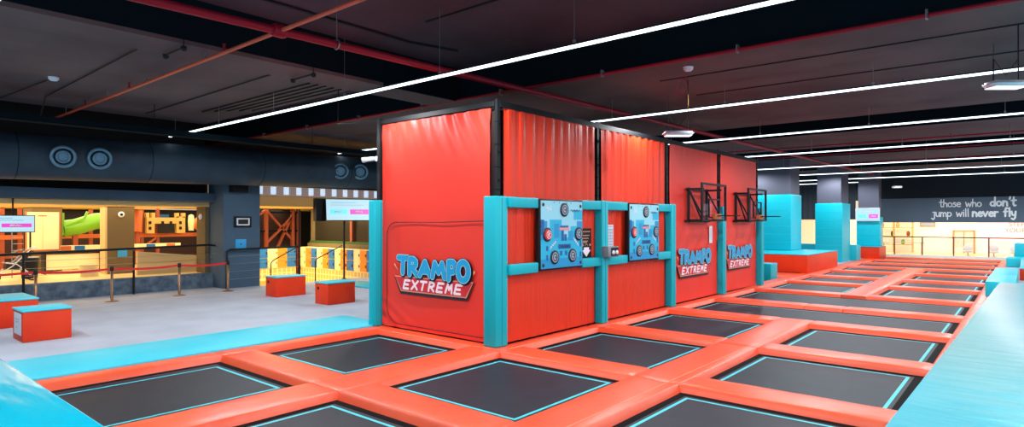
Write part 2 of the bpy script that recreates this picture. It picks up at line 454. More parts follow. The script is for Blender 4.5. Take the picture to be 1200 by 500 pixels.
# strips (Y direction)
for k in range(len(RY)-1):
    nm = ORD[k]; y0, y1 = RY[k], RY[k+1]
    if k < 2:
        pad(-10.47, -10.15, max(y0, 1.5), y1+(.55 if k == 1 else 0), 'y', ['thin red pad between teal floor mat and nearest trampoline', 'thin red pad between teal floor mat and booth corner'][k], 'thin red edge pads', (0, 1))
        pad(-7.5, -6.85, y0, y1, 'y', ['red strip pad crossing the lower left, nearest the camera', 'red strip pad running up to the booth corner post'][k], 'red strip pads')
    elif k < 6:
        pad(-7.12, -6.85, y0+(.02 if k == 2 else 0), y1, 'y', 'narrow red pad at the foot of the booth side, beside trampoline row %s' % nm, 'narrow wall-foot pads', (0, 1))
    else:
        pad(-7.4, -6.85, y0, y1, 'y', 'red strip pad beyond the booth, left of trampoline row %s' % nm, 'red strip pads')
    if k < 4 or 6 <= k < 10:
        ye = y1+(RW if k in (3, 9) else 0)
        q = pad(-4.3, -3.62, y0, ye, 'y', 'broad red centre strip pad beside trampoline row %s from the camera' % nm, 'red centre strip pads')
        o = MB().box(-3.76, -3.754, y0+.02, ye-.02, .001, .0055).build('stitching', 'logo_peach'); o.data.transform(Matrix.Translation(-q.location)); o.parent = q
    if k >= 2:
        pad(-1.1, -.8, y0, y1, 'y', 'thin red pad along the right-hand bench beside trampoline row %s' % nm, 'thin red edge pads', (1, 0))
# around the back cell
pad(-10.5, -7.4, 21.62, 21.9, 'x', 'red pad at the back foot of the booth', 'red cross pads', (0, 1))
pad(-10.2, -7.4, 25.4, 27.7, 'x', 'wide flat red pad before the red block with teal top', 'red cross pads', (1, 0))
solo('corner_pad', MB().rbox(-7.5, -6.86, 7.79, 8.07, -.2, .004, .02), 'red_pad', 'red corner pad under the teal corner post of the booth', 'pad')

# ------------------------------------------------------------------ floor shell
struct('floor_pit', MB().box(-10.5, 6, -5, 46, -.5, -.3), 'pit')
struct('floor', MB().box(-20.9, -10.47, -6, 9.9, -.3, 0).box(-20.0, -10.47, 9.9, 34, -.3, 0), 'floor')
struct('floor_right', MB().box(-.8, 6, -5, 44.25, -.3, 0), 'floor')
struct('floor_left_front', MB().box(-10.46, -2, -5, 1.2, -.3, 0), 'floor')
struct('floor_far', MB().box(-20, 6, 44.25, 60, -.3, 0), 'warm_floor')
struct('floor_back', MB().box(-20, -7.4, 34, 44.25, -.3, 0), 'floor')
solo('floor_mat', MB().rbox(-12.1, -10.48, 1.4, 8.3, -.01, .025, .012), 'teal_mat', 'long teal floor mat beside the leftmost trampolines', 'mat', at=(-11.3, 5, 0))
solo('landing_mat', MB().rbox(-18.6, -16.5, 12.2, 13.3, 0, .05, .02), 'teal', 'small teal mat on the grey floor behind the booth edge', 'mat', at=(-17.5, 12.7, 0))
tp = MB()
tp.add([(-17.9, 1, .002), (-18.9, 8.6, .002), (-18.94, 8.6, .002), (-17.94, 1, .002)], [(0, 1, 2, 3)])
solo('floor_tape', tp, 'tape', 'thin white line taped on the grey floor before the stanchions', 'tape line')

# ------------------------------------------------------------------ booth
BX, BY, BT = -7.15, 8.08, 4.30
POST = [8.08, 11.35, 14.70, 18.15, 21.60]
def panel_grid(f, nu, nv):
    mb = MB(); vs = [f(i/nu, j/nv) for j in range(nv+1) for i in range(nu+1)]
    fs = [(j*(nu+1)+i, j*(nu+1)+i+1, (j+1)*(nu+1)+i+1, (j+1)*(nu+1)+i) for j in range(nv) for i in range(nu)]
    return mb.add(vs, fs, True)
# front (big logo) panel
p = thing('wall_panel', 'big red vinyl wall panel facing left with large logo and curved seam', 'wall panel', (-8.8, BY, 0), 'red vinyl booth panels')
def f(u, v):
    x = -10.39+u*3.06; z = .02+v*4.2
    w = .025*noise.noise(Vector((x*1.1, z*.8, 2)))
    top = max(0, (v-.78)/.22); w += top*.04*math.sin(x*19+z*9+3*noise.noise(Vector((x, z, 0))))*(.5+.5*noise.noise(Vector((x*2, 0, 5))))
    low = max(0, (.2-v)/.2)*max(0, .35-u)*3; w += low*.02*math.sin((x+z*1.6)*14)
    return (x, BY-.01-abs(0)-w*.8, z)
panel_grid(f, 150, 110).build('vinyl_sheet', 'red_wall', p)
pl = Plane((-9.93, BY-.045, .79), (1, 0, 0), (0, 0, 1))
logo(pl, p)
z0, z1, xl = .1, 2.18, -10.22
path = [(-7.33, BY-.035, z0)]+[(xl+.45, BY-.035, z0)]+[(xl+.35-.35*math.sin(a), BY-.035, z0+.35-.35*math.cos(a)) for a in [i*PI/12 for i in range(1, 7)]]
path += [(xl, BY-.035, 1.0)]+[(xl+.3-.3*math.cos(a), BY-.035, z1-.3+.3*math.sin(a)) for a in [i*PI/12 for i in range(0, 7)]]+[(-8.6, BY-.035, z1+.0), (-7.33, BY-.035, z1+.03)]
MB().tube(path, .007, 6).build('seam', 'ink', p)
# side panels
names = ['pleated red vinyl side panel behind the nearer target board', 'pleated red vinyl side panel behind the farther target board', 'smooth red vinyl side panel with logo under the nearer basketball hoop', 'smooth red vinyl side panel with logo under the farther basketball hoop']
for i in range(4):
    a, b = POST[i]+(.13 if i else .14), POST[i+1]-.13
    p = thing('wall_panel', names[i], 'wall panel', (BX, (a+b)/2, 0), 'red vinyl booth panels')
    pleat = i < 2
    def f(u, v):
        y = a+u*(b-a); z = .02+v*4.2
        if pleat:
            w = (.014+.012*v)*math.sin(y*21+2.5*noise.noise(Vector((y*2, 0, 1)))+.8*noise.noise(Vector((y*3, z*.5, 4))))*(.35+.65*abs(noise.noise(Vector((y*1.3, z*.25, 7))))*2)
        else:
            w = .02*noise.noise(Vector((y*1.2, z*.8, i)))+max(0, (v-.9))*.06*math.sin(y*18)
            w += .012*max(0, 1-abs(v-.38)*4)*math.sin((y-z)*9)
        return (BX+.01+w*.8+(.03 if pleat else 0)*math.sin(u*PI)*0, y, z)
    panel_grid(f, 190 if pleat else 90, 50).build('vinyl_sheet', 'red_pleat' if pleat else 'red_wall', p)
    if not pleat:
        pl = Plane((BX+.045, a+ (.38 if i == 2 else .42), .72), (0, 1, 0), (0, 0, 1))
        # u x v = +X
        logo(pl, p)
# back and hidden faces: closed core so no light leaks
struct('wall_booth_core', MB().box(-10.38, BX-.08, BY+.08, 21.5, 0, 4.2), 'brick')
# black steel frame
fr = thing('booth_frame', 'black steel frame with square posts around the red booth', 'frame', (-8.8, BY, 0))
for y in POST:
    q = MB().box(BX-.045, BX+.015, y-.035, y+.035, 2.65, 4.36).build('post', 'black', fr)
    mb = MB()
    for z in (2.9, 3.4, 3.9): mb.box(BX+.01, BX+.03, y-.01, y+.01, z, z+.04)
    for z in (2.75, 3.15, 3.55, 3.95): mb.box(BX-.05, BX+.02, y-.04, y+.04, z, z+.018)
    sub(q, mb, 'strap', 'beam_side')
MB().box(-10.52, -10.42, BY-.06, BY+.05, 2.65, 4.36).build('post', 'black', fr)
MB().box(-10.42, BX-.05, BY-.04, BY+.04, 4.24, 4.33).build('top_rail', 'black', fr)
MB().box(BX-.04, BX+.02, BY+.05, 21.6, 4.22, 4.33).build('top_rail', 'black', fr)
MB().box(-10.5, -10.44, BY, 21.6, 4.24, 4.33).build('top_rail', 'black', fr)
# padded teal posts
def tpost(x0, x1, y0, y1, label, h=2.64):
    r = thing('padded_post', label, 'post', ((x0+x1)/2, (y0+y1)/2, 0), 'teal padded posts of the booth')
    MB().rbox(x0, x1, y0, y1, 0.005, h, .022).build('padding', 'teal_post', r)
    mb = MB(); mb.box((x0+x1)/2-.03, x1+.001, y0-.001, y0+.001, .02, h-.02) if 0 else mb.box(x1-.0005, x1+.0015, (y0+y1)/2-.004, (y0+y1)/2+.004, .03, h-.03)
    mb.build('seam', 'ink', r)
    return r
tpost(-7.32, -7.02, 7.88, 8.2, 'thick teal padded post on the near corner of the booth')
tpost(-10.62, -10.4, 7.88, 8.2, 'teal padded post on the left corner of the booth')
for i, y in enumerate(POST[1:]):
    tpost(-7.15, -6.95, y-.12, y+.12, ['teal padded post between the two target boards', 'teal padded post beyond the farther target board, before the logo panels', 'teal padded post between the two small logo panels', 'teal padded post at the far end of the booth side'][i])
# teal rails
TB = [(9.03, 10.48), (12.36, 13.86)]
seg = [(8.2, TB[0][0]), (TB[0][1], 11.23), (11.47, TB[1][0]), (TB[1][1], 14.58)]
wh = ['between corner post and nearer target board', 'from nearer target board to the middle post', 'from the middle post to the farther target board', 'beyond the farther target board']
for i, (a, b) in enumerate(seg):
    for z, n in ((2.44, 'upper'), (1.24, 'lower')):
        solo('padded_rail', MB().rbox(-7.1, -6.97, a+.003, b-.003, z, z+.19, .02), 'teal_post', '%s teal padded rail %s' % (n, wh[i]), 'rail', 'teal padded rails of the booth', at=(-7.03, (a+b)/2, z))
        
# target boards
def target_board(y0, y1, label):
    z0, z1 = 1.27, 2.62; X = -6.94
    r = thing('target_board', label, 'game board', (X, (y0+y1)/2, z0), 'target game boards')
    MB().rbox(-7.06, X-.012, y0, y1, z0, z1, .02).build('casing', 'black', r)
    pl = Plane((X-.01, y0+.03, z0+.03), (0, 1, 0), (0, 0, 1)); W, Hh = y1-y0-.06, z1-z0-.06
    mb = MB(); flat_poly(mb, pl, [(0, 0), (W, 0), (W, Hh), (0, Hh)], 0); face = mb.build('face', 'board_sky', r)
    def lay(polys, m, h, nm):
        mb = MB()
        for q in polys: flat_poly(mb, pl, [(a*W, b*Hh) for a, b in q], h)
        sub(face, mb, nm, m)
    R = lambda a, b, c, d: [(a, c), (b, c), (b, d), (a, d)]
    lay([R(0, 1, 0, .45), R(.2, .48, .4, .72), R(.7, 1, .4, .62), R(.78, 1, .72, .87)], 'board_cyan', .001, 'skyline')
    lay([R(0, .14, .42, .7), R(.0, 1, 0, .14), R(.3, .42, .45, .66), R(.64, .76, .4, .55), R(.86, 1, .45, .7)], 'board_mid', .002, 'skyline')
    lay([R(0, .07, .5, .72), R(.12, .16, .26, .33), R(.12, .16, .12, .2), R(.44, .49, .18, .25), R(.56, .61, .18, .25), R(.93, .97, .3, .4), R(.93, .97, .14, .22), R(.47, .53, .4, .6), R(.54, .6, .4, .5)], 'board_deep', .003, 'building_windows')
    lay([R(.42, .66, .56, .6)], 'pink', .004, 'sign_bar')
    lay([R(.4, .7, .28, .35)], 'board_deep', .004, 'sign_bar')
    lay([R(.44, .64, .6, .63)], 'board_deep', .004, 'sign_bar')
    for (a, b, m) in ((.54, .87, 'target_grey'), (.14, .50, 'target_red'), (.9, .50, 'target_grey'), (.31, .16, 'target_grey'), (.74, .17, 'target_grey')):
        c = (a*W, b*Hh)
        t = MB(); q = pl.p(c[0], c[1], 0); t.lathe(q, (1, 0, 0), [(.135, 0), (.135, .018), (.125, .022), (.0, .022)], 28)
        tg = t.build('target', 'target_black', r)
        t = MB()
        for k in range(28):
            a0, a1 = 2*PI*k/28, 2*PI*(k+1)/28
            for ri, ro in (((.0, .1),) if m == 'target_red' else ((.078, .098), (.02, .055))):
                t.add([pl.p(c[0]+math.cos(u)*q, c[1]+math.sin(u)*q, .0235) for u, q in ((a0, ri), (a1, ri), (a1, ro), (a0, ro))], [(0, 1, 2, 3)])
        sub(tg, t, 'ring', m)
        if m == 'target_red':
            t = MB(); strokes(t, pl, [arc(c[0], c[1], .075, .075, 0, 360, 16), [(c[0]-.025, c[1]-.045), (c[0]-.025, c[1]+.045), (c[0]+.03, c[1]+.02), (c[0]-.02, c[1]), (c[0]+.035, c[1]-.045)]], .012, .0245, 6); sub(tg, t, 'emblem', 'logo_white')
        else:
            t = MB(); strokes(t, pl, [[(c[0], c[1]-.03), (c[0], c[1]+.03)]], .02, .0245, 6); sub(tg, t, 'emblem', 'target_black')
    t = MB(); strokes(t, pl, [[(x*W, (.86+.015*math.sin(x*90))*Hh) for x in [.7+.01*i for i in range(24)]]], .012, .004, 5)
    strokes(t, pl, [[(x*W, (.314+.015*math.sin(x*130))*Hh) for x in [.44+.01*i for i in range(23)]]], .014, .0055, 5)
    sub(face, t, 'lettering', 'target_black')
    t = MB()
    strokes(t, pl, [[(W*(.2+.018*i), Hh*(.30+.012*i)+(.02 if i % 2 else -.02)) for i in range(9)]], .014, .005, 5)
    strokes(t, pl, [[(W*(.76+.016*i), Hh*(.44-.014*i)+(.02 if i % 2 else -.02)) for i in range(9)]], .014, .005, 5)
    strokes(t, pl, [[(W*.15, Hh*.93), (W*.12, Hh*.88), (W*.18, Hh*.9), (W*.15, Hh*.84)], [(W*.22, Hh*.93), (W*.2, Hh*.86), (W*.24, Hh*.87)]], .012, .005, 5)
    sub(face, t, 'lettering', 'logo_white')
    t = MB()
    for a, b in ((.05, .94), (.95, .93), (.05, .05), (.95, .05)): flat_disc(t, pl, (a*W, b*Hh), .035, .004, 14)
    for a in (.3, .42, .6, .7): flat_disc(t, pl, (a*W, .975*Hh), .012, .004, 8)
    t.build('mounting_hole', 'target_black', r)
    return r
target_board(*TB[0], 'blue city-skyline target board nearer to the booth corner')
target_board(*TB[1], 'blue city-skyline target board farther along, past the coin box')

# posters on the wall
def poster(y0, y1, z0, z1, m, label, cat, X=BX+.055):
    r = thing('poster', label, cat, (X, (y0+y1)/2, z0)); MB().box(X-.004, X, y0, y1, z0, z1).build('sheet', m, r)
    return r, Plane((X, y0, z0), (0, 1, 0), (0, 0, 1))
r, pl = poster(10.62, 11.02, 1.42, 2.05, 'black', 'narrow black instruction poster with white arrow beside the nearer target board', 'poster')
mb = MB(); flat_poly(mb, pl, [(.04, .17), (.2, .03), (.36, .17), (.3, .17), (.3, .23), (.1, .23), (.1, .17)], .002); mb.build('arrow', 'logo_white', r)
mb = MB()
for i, z in enumerate((.56, .48, .42, .36, .33)): strokes(mb, pl, [[(.04+.03*k, z+(.008 if k % 2 else -.008)) for k in range(11 - i)]], .012, .002, 5)
flat_disc(mb, pl, (.06, .28), .025, .002); flat_disc(mb, pl, (.34, .28), .025, .002); strokes(mb, pl, [[(.14, .27), (.2, .3), (.26, .27)]], .01, .002, 5)
mb.build('lettering', 'logo_peach', r)
r, pl = poster(11.62, 11.92, 1.62, 2.12, 'white', 'narrow white sheet with rows of small pictures right of the middle post', 'poster')
mb = MB()
for j in range(6):
    for i in range(4): flat_poly(mb, pl, [(.03+i*.065, .04+j*.065), (.075+i*.065, .04+j*.065), (.075+i*.065, .085+j*.065), (.03+i*.065, .085+j*.065)], .002)
strokes(mb, pl, [[(.06, .46), (.24, .46)]], .02, .002, 5)
mb.build('picture_grid', 'target_grey', r)
r, pl = poster(17.32, 17.55, 1.56, 2.06, 'white', 'tall narrow white notice under the nearer basketball hoop', 'notice')
mb = MB(); strokes(mb, pl, [[(.11+.02*(k % 2), .05+.04*k) for k in range(10)]], .015, .002, 5); mb.build('lettering', 'target_grey', r)
# coin box
r = thing('coin_box', 'small grey coin box with two dials on the middle post', 'control box', (-6.9, 11.4, 1.42))
MB().rbox(-6.95, -6.78, 11.2, 11.62, 1.43, 1.66, .012).build('housing', 'steel', r)
MB().box(-6.78, -6.775, 11.3, 11.6, 1.455, 1.635).build('face_plate', 'black', r)
for y in (11.38, 11.52): MB().lathe((-6.776, y, 1.53), (1, 0, 0), [(.045, 0), (.045, .02), (.03, .03), (0, .03)], 16).build('dial', 'white', r)

# basketball hoops
def hoop(y0, label):
    y1 = y0+1.65; ym = (y0+y1)/2; Xb = -6.65; z0, z1 = 2.2, 3.24
    r = thing('basketball_hoop', label, 'basketball hoop', (BX+.05, ym, z0), 'wall-mounted basketball hoops')
    w = .055
    mb = MB()
    for y in (y0, y1): mb.box(Xb-w/2, Xb+w/2, y-w/2, y+w/2, z0, z1)
    for z in (z0+w/2, z1-w/2): mb.box(Xb-w/2, Xb+w/2, y0+w/2, y1-w/2, z-w/2, z+w/2)
    fr = mb.build('backboard_frame', 'black', r)
    mb = MB(); a, b = ym-.36, ym+.36
    for y in (a, b): mb.box(Xb-.02, Xb+.02, y-.02, y+.02, z0+.1, z0+.62)
    mb.box(Xb-.02, Xb+.02, a+.02, b-.02, z0+.58, z0+.62); mb.box(Xb-.02, Xb+.02, y0+.03, y1-.03, z0+.08, z0+.12)
    sub(fr, mb, 'inner_square', 'black')
    MB().box(Xb-.005, Xb+.005, y0+.03, y1-.03, z0+.13, z1-.06).build('backboard_pane', 'glass', r)
    mb = MB()
    for y in (y0+.12, y1-.3):
        mb.box(BX+.04, BX+.1, y-.03, y+.03, z0-.04, z1-.12)
        mb.bar((BX+.08, y, z1-.16), (Xb, y, z1-.16), .05); mb.bar((BX+.08, y, z0+.02), (Xb, y, z0+.02), .06)
        mb.bar((BX+.09, y, z1-.2), (Xb-.02, y+.02, z0+.1), .04)
    mb.bar((BX+.07, y0-.06, z0-.0), (BX+.07, y1-.1, z0-.0), .06); mb.bar((BX+.07, y0, z1-.16), (BX+.07, y1-.2, z1-.16), .05)
    mb.bar((BX+.09, y0+.14, z1-.2), (BX+.09, ym+.1, z0+.05), .035)
    mb.build('wall_bracket', 'black', r)
    MB().box(Xb+.03, Xb+.13, ym-.2, ym+.2, z0+.06, z0+.2).build('rim_plate', 'orange', r)
    n = 28; c = (Xb+.13+.3, ym, z0+.15)
    MB().tube([(c[0]+.27*math.cos(2*PI*k/n), c[1]+.27*math.sin(2*PI*k/n), c[2]) for k in range(n)], .014, 8, closed=True).bar((Xb+.12, ym-.08, c[2]), (Xb+.18, ym-.08, c[2]), .03).bar((Xb+.12, ym+.08, c[2]), (Xb+.18, ym+.08, c[2]), .03).build('rim', 'black', r)
hoop(15.75, 'black framed basketball hoop on the booth wall, nearer to the camera')
hoop(19.3, 'black framed basketball hoop on the booth wall, farther from the camera')

# security camera on the booth
r = thing('security_camera', 'small white bullet camera on the left top edge of the booth frame', 'camera', (-10.52, 8.0, 3.5))
MB().lathe((-10.5, 8.0, 3.52), (-1, 0, 0), [(.055, 0), (.055, .03), (.02, .05), (.018, .12), (0, .12)], 16).build('mount', 'white', r)
MB().lathe((-10.55, 7.97, 3.52), (-1, -.25, -.05), [(.03, .0), (.05, .02), (.05, .22), (.056, .23), (.056, .29), (.04, .29), (.035, .26), (0, .26)], 20).build('body', 'white', r)
MB().lathe((-10.825, 7.9, 3.506), (-1, -.25, -.05), [(.036, 0), (.03, .012), (0, .012)], 16).build('lens', 'black', r)

# ------------------------------------------------------------------ benches and blocks
mb = MB(); pts = [(-1.0, 1.5), (-.96, 4), (-.62, 22.3), (4, 22.3), (4, 1.5)]; zb_ = .016
bm = bmesh.new(); vb = [bm.verts.new((x, y, zb_)) for x, y in pts]; vt = [bm.verts.new((x, y, .46)) for x, y in pts]
bm.faces.new(vt); n = len(pts)
for i in range(n): bm.faces.new((vb[i], vb[(i+1) % n], vt[(i+1) % n], vt[i]))
bmesh.ops.bevel(bm, geom=[e for e in bm.edges if all(v in vt for v in e.verts)], offset=.03, segments=3, affect='EDGES')
solo('padded_bench', mb.bm(bm, True), 'teal_bench', 'huge teal vinyl bench top filling the lower right corner', 'bench', at=(1, 12, .2))
solo('padded_bench', MB().rbox(-16, -2, -1.4, 1.74, .03, .46, .03), 'teal_gloss', 'glossy teal vinyl bench in the lower left corner', 'bench', at=(-9, 0, .2))
def block(name, x0, x1, y0, y1, z0, z1, m, label, top=None, group=None, lip=.0):
    r = thing(name, label, 'block', ((x0+x1)/2, (y0+y1)/2, z0), group)
    MB().rbox(x0, x1, y0, y1, z0, z1-(.03 if top else 0), .015).build('body', m, r)
    if top: MB().rbox(x0-lip, x1+lip, y0-lip, y1+lip, z1-.03, z1, .012).build('top_pad', top, r)
    return r
block('step_block', -.94, -.25, 22.5, 25.7, .012, .45, 'teal', 'small teal step block just past the end of the right-hand bench', None, 'teal step blocks')
block('step_block', -.92, -.25, 25.75, 29.4, .012, .45, 'teal', 'second small teal step block past the right-hand bench, before the red-fronted bench', None, 'teal step blocks')
block('padded_bench', -.22, 4, 29.5, 37.6, 0, .46, 'red_box', 'far right bench with red front and pale teal top', 'teal_bench')
block('step_block', -.78, .2, 37.7, 40, .012, .42, 'teal', 'far teal step block at the end of the red-fronted bench', None, 'teal step blocks')
block('padded_block', -.5, 4, 40.3, 42.5, 0, 1.05, 'teal', 'tall teal padded block at the far right edge', None)
block('padded_block', -12.5, -7.1, 27.75, 33.1, 0, .78, 'red_box', 'big low red block with teal top at the first teal column', 'teal', lip=.02)
block('padded_block', -12, -7.3, 38.5, 39.6, 0, .86, 'teal', 'teal padded block behind the big red block', None)
block('padded_block', -9.5, -6.6, 41, 43.2, 0, .72, 'red_box', 'far red block with pale top at the foot of the third teal column', 'teal', lip=.02)
block('padded_block', -10.2, -7.52, 24.3, 25.1, -.1, .56, 'teal_post', 'small teal padded block just beyond the end of the booth', None)

# teal wrapped columns
def column(x0, x1, y0, y1, zb, zt, label):
    r = thing('padded_column', label, 'column', ((x0+x1)/2, (y0+y1)/2, zb), 'grey columns wrapped in teal padding')
    MB().box(x0+.08, x1-.08, y0+.08, y1-.08, zb, 5.9).build('shaft', 'column', r)
    p = MB().rbox(x0, x1, y0, y1, zb, zt, .03).build('padding', 'teal', r)
    mb = MB()
    for k in range(1, 7):
        z = zb+(zt-zb)*k/7
        mb.tube([(x0+(x1-x0)*i/10, y0-.002, z+.03*noise.noise(Vector((i*.7, k, x0)))) for i in range(11)], .006, 5)
    sub(p, mb, 'fold', 'teal_mat')
column(-10.6, -8.72, 31.2, 33.0, .79, 3.5, 'wide grey column wrapped in teal padding, nearest the booth')
column(-8.9, -7.55, 36.3, 38.2, 0, 3.17, 'middle grey column wrapped in teal padding, behind the big red block')
column(-7.95, -6.7, 41.9, 42.9, .73, 2.45, 'farthest grey column wrapped in teal padding, with a screen above it')
r = thing('wall_screen', 'pale information screen on the farthest teal column', 'screen', (-7.3, 41.8, 2.2))
MB().box(-7.98, -6.7, 41.78, 41.86, 2.2, 3.0).build('casing', 'white', r)
MB().box(-7.95, -6.73, 41.77, 41.78, 2.23, 2.97).build('display', 'screen', r)
pl = Plane((-7.95, 41.765, 2.23), (1, 0, 0), (0, 0, 1))
mb = MB(); flat_poly(mb, pl, [(.68, .16), (1.16, .16), (1.16, .38), (.68, .38)], .001); b1 = mb.build('banner', 'magenta', r)
mb = MB(); flat_poly(mb, pl, [(.08, .16), (.56, .16), (.56, .38), (.08, .38)], .001); mb.build('banner', 'screen_teal', r)
mb = MB(); strokes(mb, pl, [[(.2+.04*k, .55+(.02 if k % 2 else -.02)) for k in range(20)]], .015, .002, 5); strokes(mb, pl, [[(.78+.04*k, .27+(.03 if k % 2 else -.03)) for k in range(8)]], .02, .003, 5); mb.build('lettering', 'logo_white', r)

# ------------------------------------------------------------------ far end: sign, railing, shop front, curtains
struct('wall_upper_far', MB().box(-14, 6, 45.6, 45.8, 3.55, 5.9), 'far_upper')
r = thing('sign_board', 'long dark sign board with a white handwritten slogan', 'sign', (-1, 45.2, 2.15))
MB().box(-7.2, 5, 45.2, 45.55, 2.12, 3.62).build('board', 'sign', r)
pl = Plane((-4.1, 45.19, 2.2), (1, 0, 0), (0, 0, 1))
mb = MB(); write(mb, pl, "those who ", 0.0, .86, .265, .06, .002, 1.06); x = write(mb, pl, "jump will ", -.35, .28, .265, .06, .002, 1.06)
mb.build('lettering', 'chalk', r)
mb = MB(); write(mb, pl, "don't", 2.45, .88, .29, .095, .002, 1.13); write(mb, pl, "never fly", x-.08, .28, .28, .095, .002, 1.1); mb.build('bold_lettering', 'chalk', r)
# railing
r = thing('glass_railing', 'long glass railing with thin top rail across the far end', 'railing', (-3, 44.6, 0))
for x in (-6.35, -4.9, -3.35, -1.7, 0.0, 1.7): MB().box(x-.04, x+.04, 44.56, 44.64, 0, 1.2).build('post', 'brass', r)
MB().box(-7.3, 3, 44.55, 44.65, 1.2, 1.26).build('top_rail', 'black', r)
for a in (-6.3, -4.85, -3.3, -1.65, .05): MB().box(a, a+1.4, 44.59, 44.61, .1, 1.15).build('pane', 'glass', r)
MB().box(-7.3, 3, 44.5, 44.7, 0, .14).build('kerb', 'white', r)
# shop front
struct('wall_far', MB().box(-16, 6, 52, 52.2, 0, 5.9), 'store_wall_glow')
struct('ceiling_far', MB().box(-16, 6, 45.85, 52, 2.9, 3.0), 'soffit')
r = thing('shop_display_wall', 'pale pink shop wall panel with red lettering behind the railing', 'display wall', (1, 51.9, 0))
MB().box(-2.6, 6, 51.85, 51.98, 0, 2.88).build('panel', 'store_pink_glow', r)
pl = Plane((0, 51.84, 0), (1, 0, 0), (0, 0, 1))
text_mesh('STEP UP', pl, -.95, 1.86, .4, .004, 'lettering', 'store_mark', r); text_mesh('YOUR STYLE', pl, -1.15, 1.46, .4, .004, 'lettering', 'store_mark', r)
r = thing('shop_door', 'thin framed glass door in the bright shop front', 'door', (-3.3, 51.9, 0))
mb = MB()
for x in (-3.9, -2.75): mb.box(x-.05, x+.05, 51.8, 51.95, 0, 1.58)
mb.box(-3.9, -2.75, 51.8, 51.95, 1.5, 1.58).box(-3.34, -3.3, 51.8, 51.95, 0, 1.5); mb.build('frame', 'store_line', r)
MB().box(-3.85, -2.8, 51.86, 51.9, .02, 1.5).build('pane', 'glass', r)
r = thing('shop_picture', 'small dark framed picture hanging high in the shop front', 'picture', (-5.4, 51.9, 1.8))
MB().box(-5.85, -4.95, 51.9, 51.98, 1.8, 2.25).build('frame', 'store_line', r); MB().box(-5.78, -5.02, 51.88, 51.9, 1.86, 2.19).build('picture', 'target_grey', r)
r = thing('display_shelf', 'warm lit display shelf with plants at the left of the shop front', 'shelf', (-7.4, 51.5, 0))
mb = MB()
for z in (.5, 1.1, 1.7, 2.3): mb.box(-8.6, -6.2, 51.2, 51.7, z, z+.05)
for x in (-8.6, -7.4, -6.25): mb.box(x, x+.06, 51.2, 51.7, 0, 2.6)
mb.build('rack', 'yellow', r)
for i in range(7):
    x = -8.4+i*.32; m = ['green', 'locker_orange', 'white', 'olive', 'yellow', 'green', 'rust'][i]
    MB().lathe((x, 51.4, [1.15, 1.75, .55][i % 3]), (0, 0, 1), [(.08, 0), (.12, .12), (.1, .3), (.03, .36), (0, .36)], 10).build('display_item', m, r)
for x, s in ((-2.6, 1), (-1.4, 1)):
    pass
r = thing('cafe_table', 'long white table with stools seen through the glass railing', 'table', (-6.6, 49.5, 0))
MB().box(-7.9, -5.3, 49.2, 49.8, .72, .76).build('table_top', 'target_grey', r)
for x in (-7.7, -5.5): MB().box(x, x+.05, 49.45, 49.5, 0, .72).build('leg', 'steel', r)
for i, x in enumerate((-2.9, -1.6, -.6)):
    c = thing('lounge_chair', ['pale round chair behind the railing, leftmost of three', 'pale round chair behind the railing, middle of three', 'pale round chair behind the railing, rightmost of three'][i], 'chair', (x, 48.5, 0), 'pale round chairs')
    MB().lathe((x, 48.5, .2), (0, 0, 1), [(.05, 0), (.24, .03), (.28, .1), (.26, .14), (0, .12)], 16).build('seat', 'chair_pale', c)
    MB().lathe((x, 48.72, .5), (0, -.9, .3), [(.22, 0), (.24, .03), (.18, .06), (0, .07)], 16).build('backrest', 'chair_pale', c)
    MB().lathe((x, 48.5, 0), (0, 0, 1), [(.18, 0), (.16, .02), (.03, .03), (.03, .21), (0, .21)], 12).build('base', 'steel', c)
# curtains between the columns
def curtain(x0, x1, y, z0, z1, label):
    mb = MB(); n = 60; vs = []
    for j in (0, 1):
        for i in range(n+1): vs.append((x0+(x1-x0)*i/n, y+.05*math.sin(i*1.3), (z0, z1)[j]))
    mb.add(vs, [(i, i+1, n+2+i, n+1+i) for i in range(n)], True)
    return solo('curtain', mb, 'curtain', label, 'curtain', 'dark hanging curtains', at=((x0+x1)/2, y, z0))
curtain(-14, -9.95, 44.0, 2.3, 4.6, 'dark grey curtain hanging right of the first teal column')
curtain(-9.75, -8.2, 43.0, 2.3, 4.6, 'dark grey curtain hanging left of the farthest teal column')
struct('trim_1', MB().box(-9.95, -9.8, 43.8, 43.95, 0, 5.9), 'black')
struct('trim_2', MB().box(-8.1, -7.95, 43.2, 43.4, 0, 5.9), 'dark')
struct('trim_3', MB().box(-12.9, -12.75, 43.2, 43.35, 0, 5.9), 'black')

# ------------------------------------------------------------------ ceiling
struct('ceiling', MB().box(-32, 8, -6, 46, 5.9, 6.0), 'slab')
def drop(name, x0, x1, y0, y1):
    struct(name, MB().box(x0, x1, y0, y1, 5.2, 5.25), 'slab_low')
    struct(name+'_side', MB().box(x0, x1, y0-.02, y0, 5.2, 5.9).box(x1, x1+.02, y0, y1, 5.2, 5.9).box(x0, x1, y1, y1+.02, 5.2, 5.9), 'beam_side')
drop('ceiling_drop_left', -19.5, -10.65, -6, 8.3)
drop('ceiling_drop_middle', -26, 8, 10.6, 19.7)
drop('ceiling_drop_far', -20, 8, 22.9, 27.3)
drop('ceiling_drop_rear', -20, 8, 31, 35)
drop('ceiling_drop_end', -20, 8, 39, 43)
struct('ceiling_drop_ledge', MB().box(-11.6, -10.66, -6, 10.58, 5.13, 5.2), 'slab_low')
struct('ceiling_drop_ledge_side', MB().box(-10.68, -10.62, 8.3, 10.58, 5.13, 5.9), 'beam_side')
struct('wall_left_upper', MB().box(-26, -25.8, -6, 46, 3.3, 5.9), 'dark')
struct('wall_back', MB().box(-26, -14, 45.4, 45.6, 0, 5.9), 'dark')

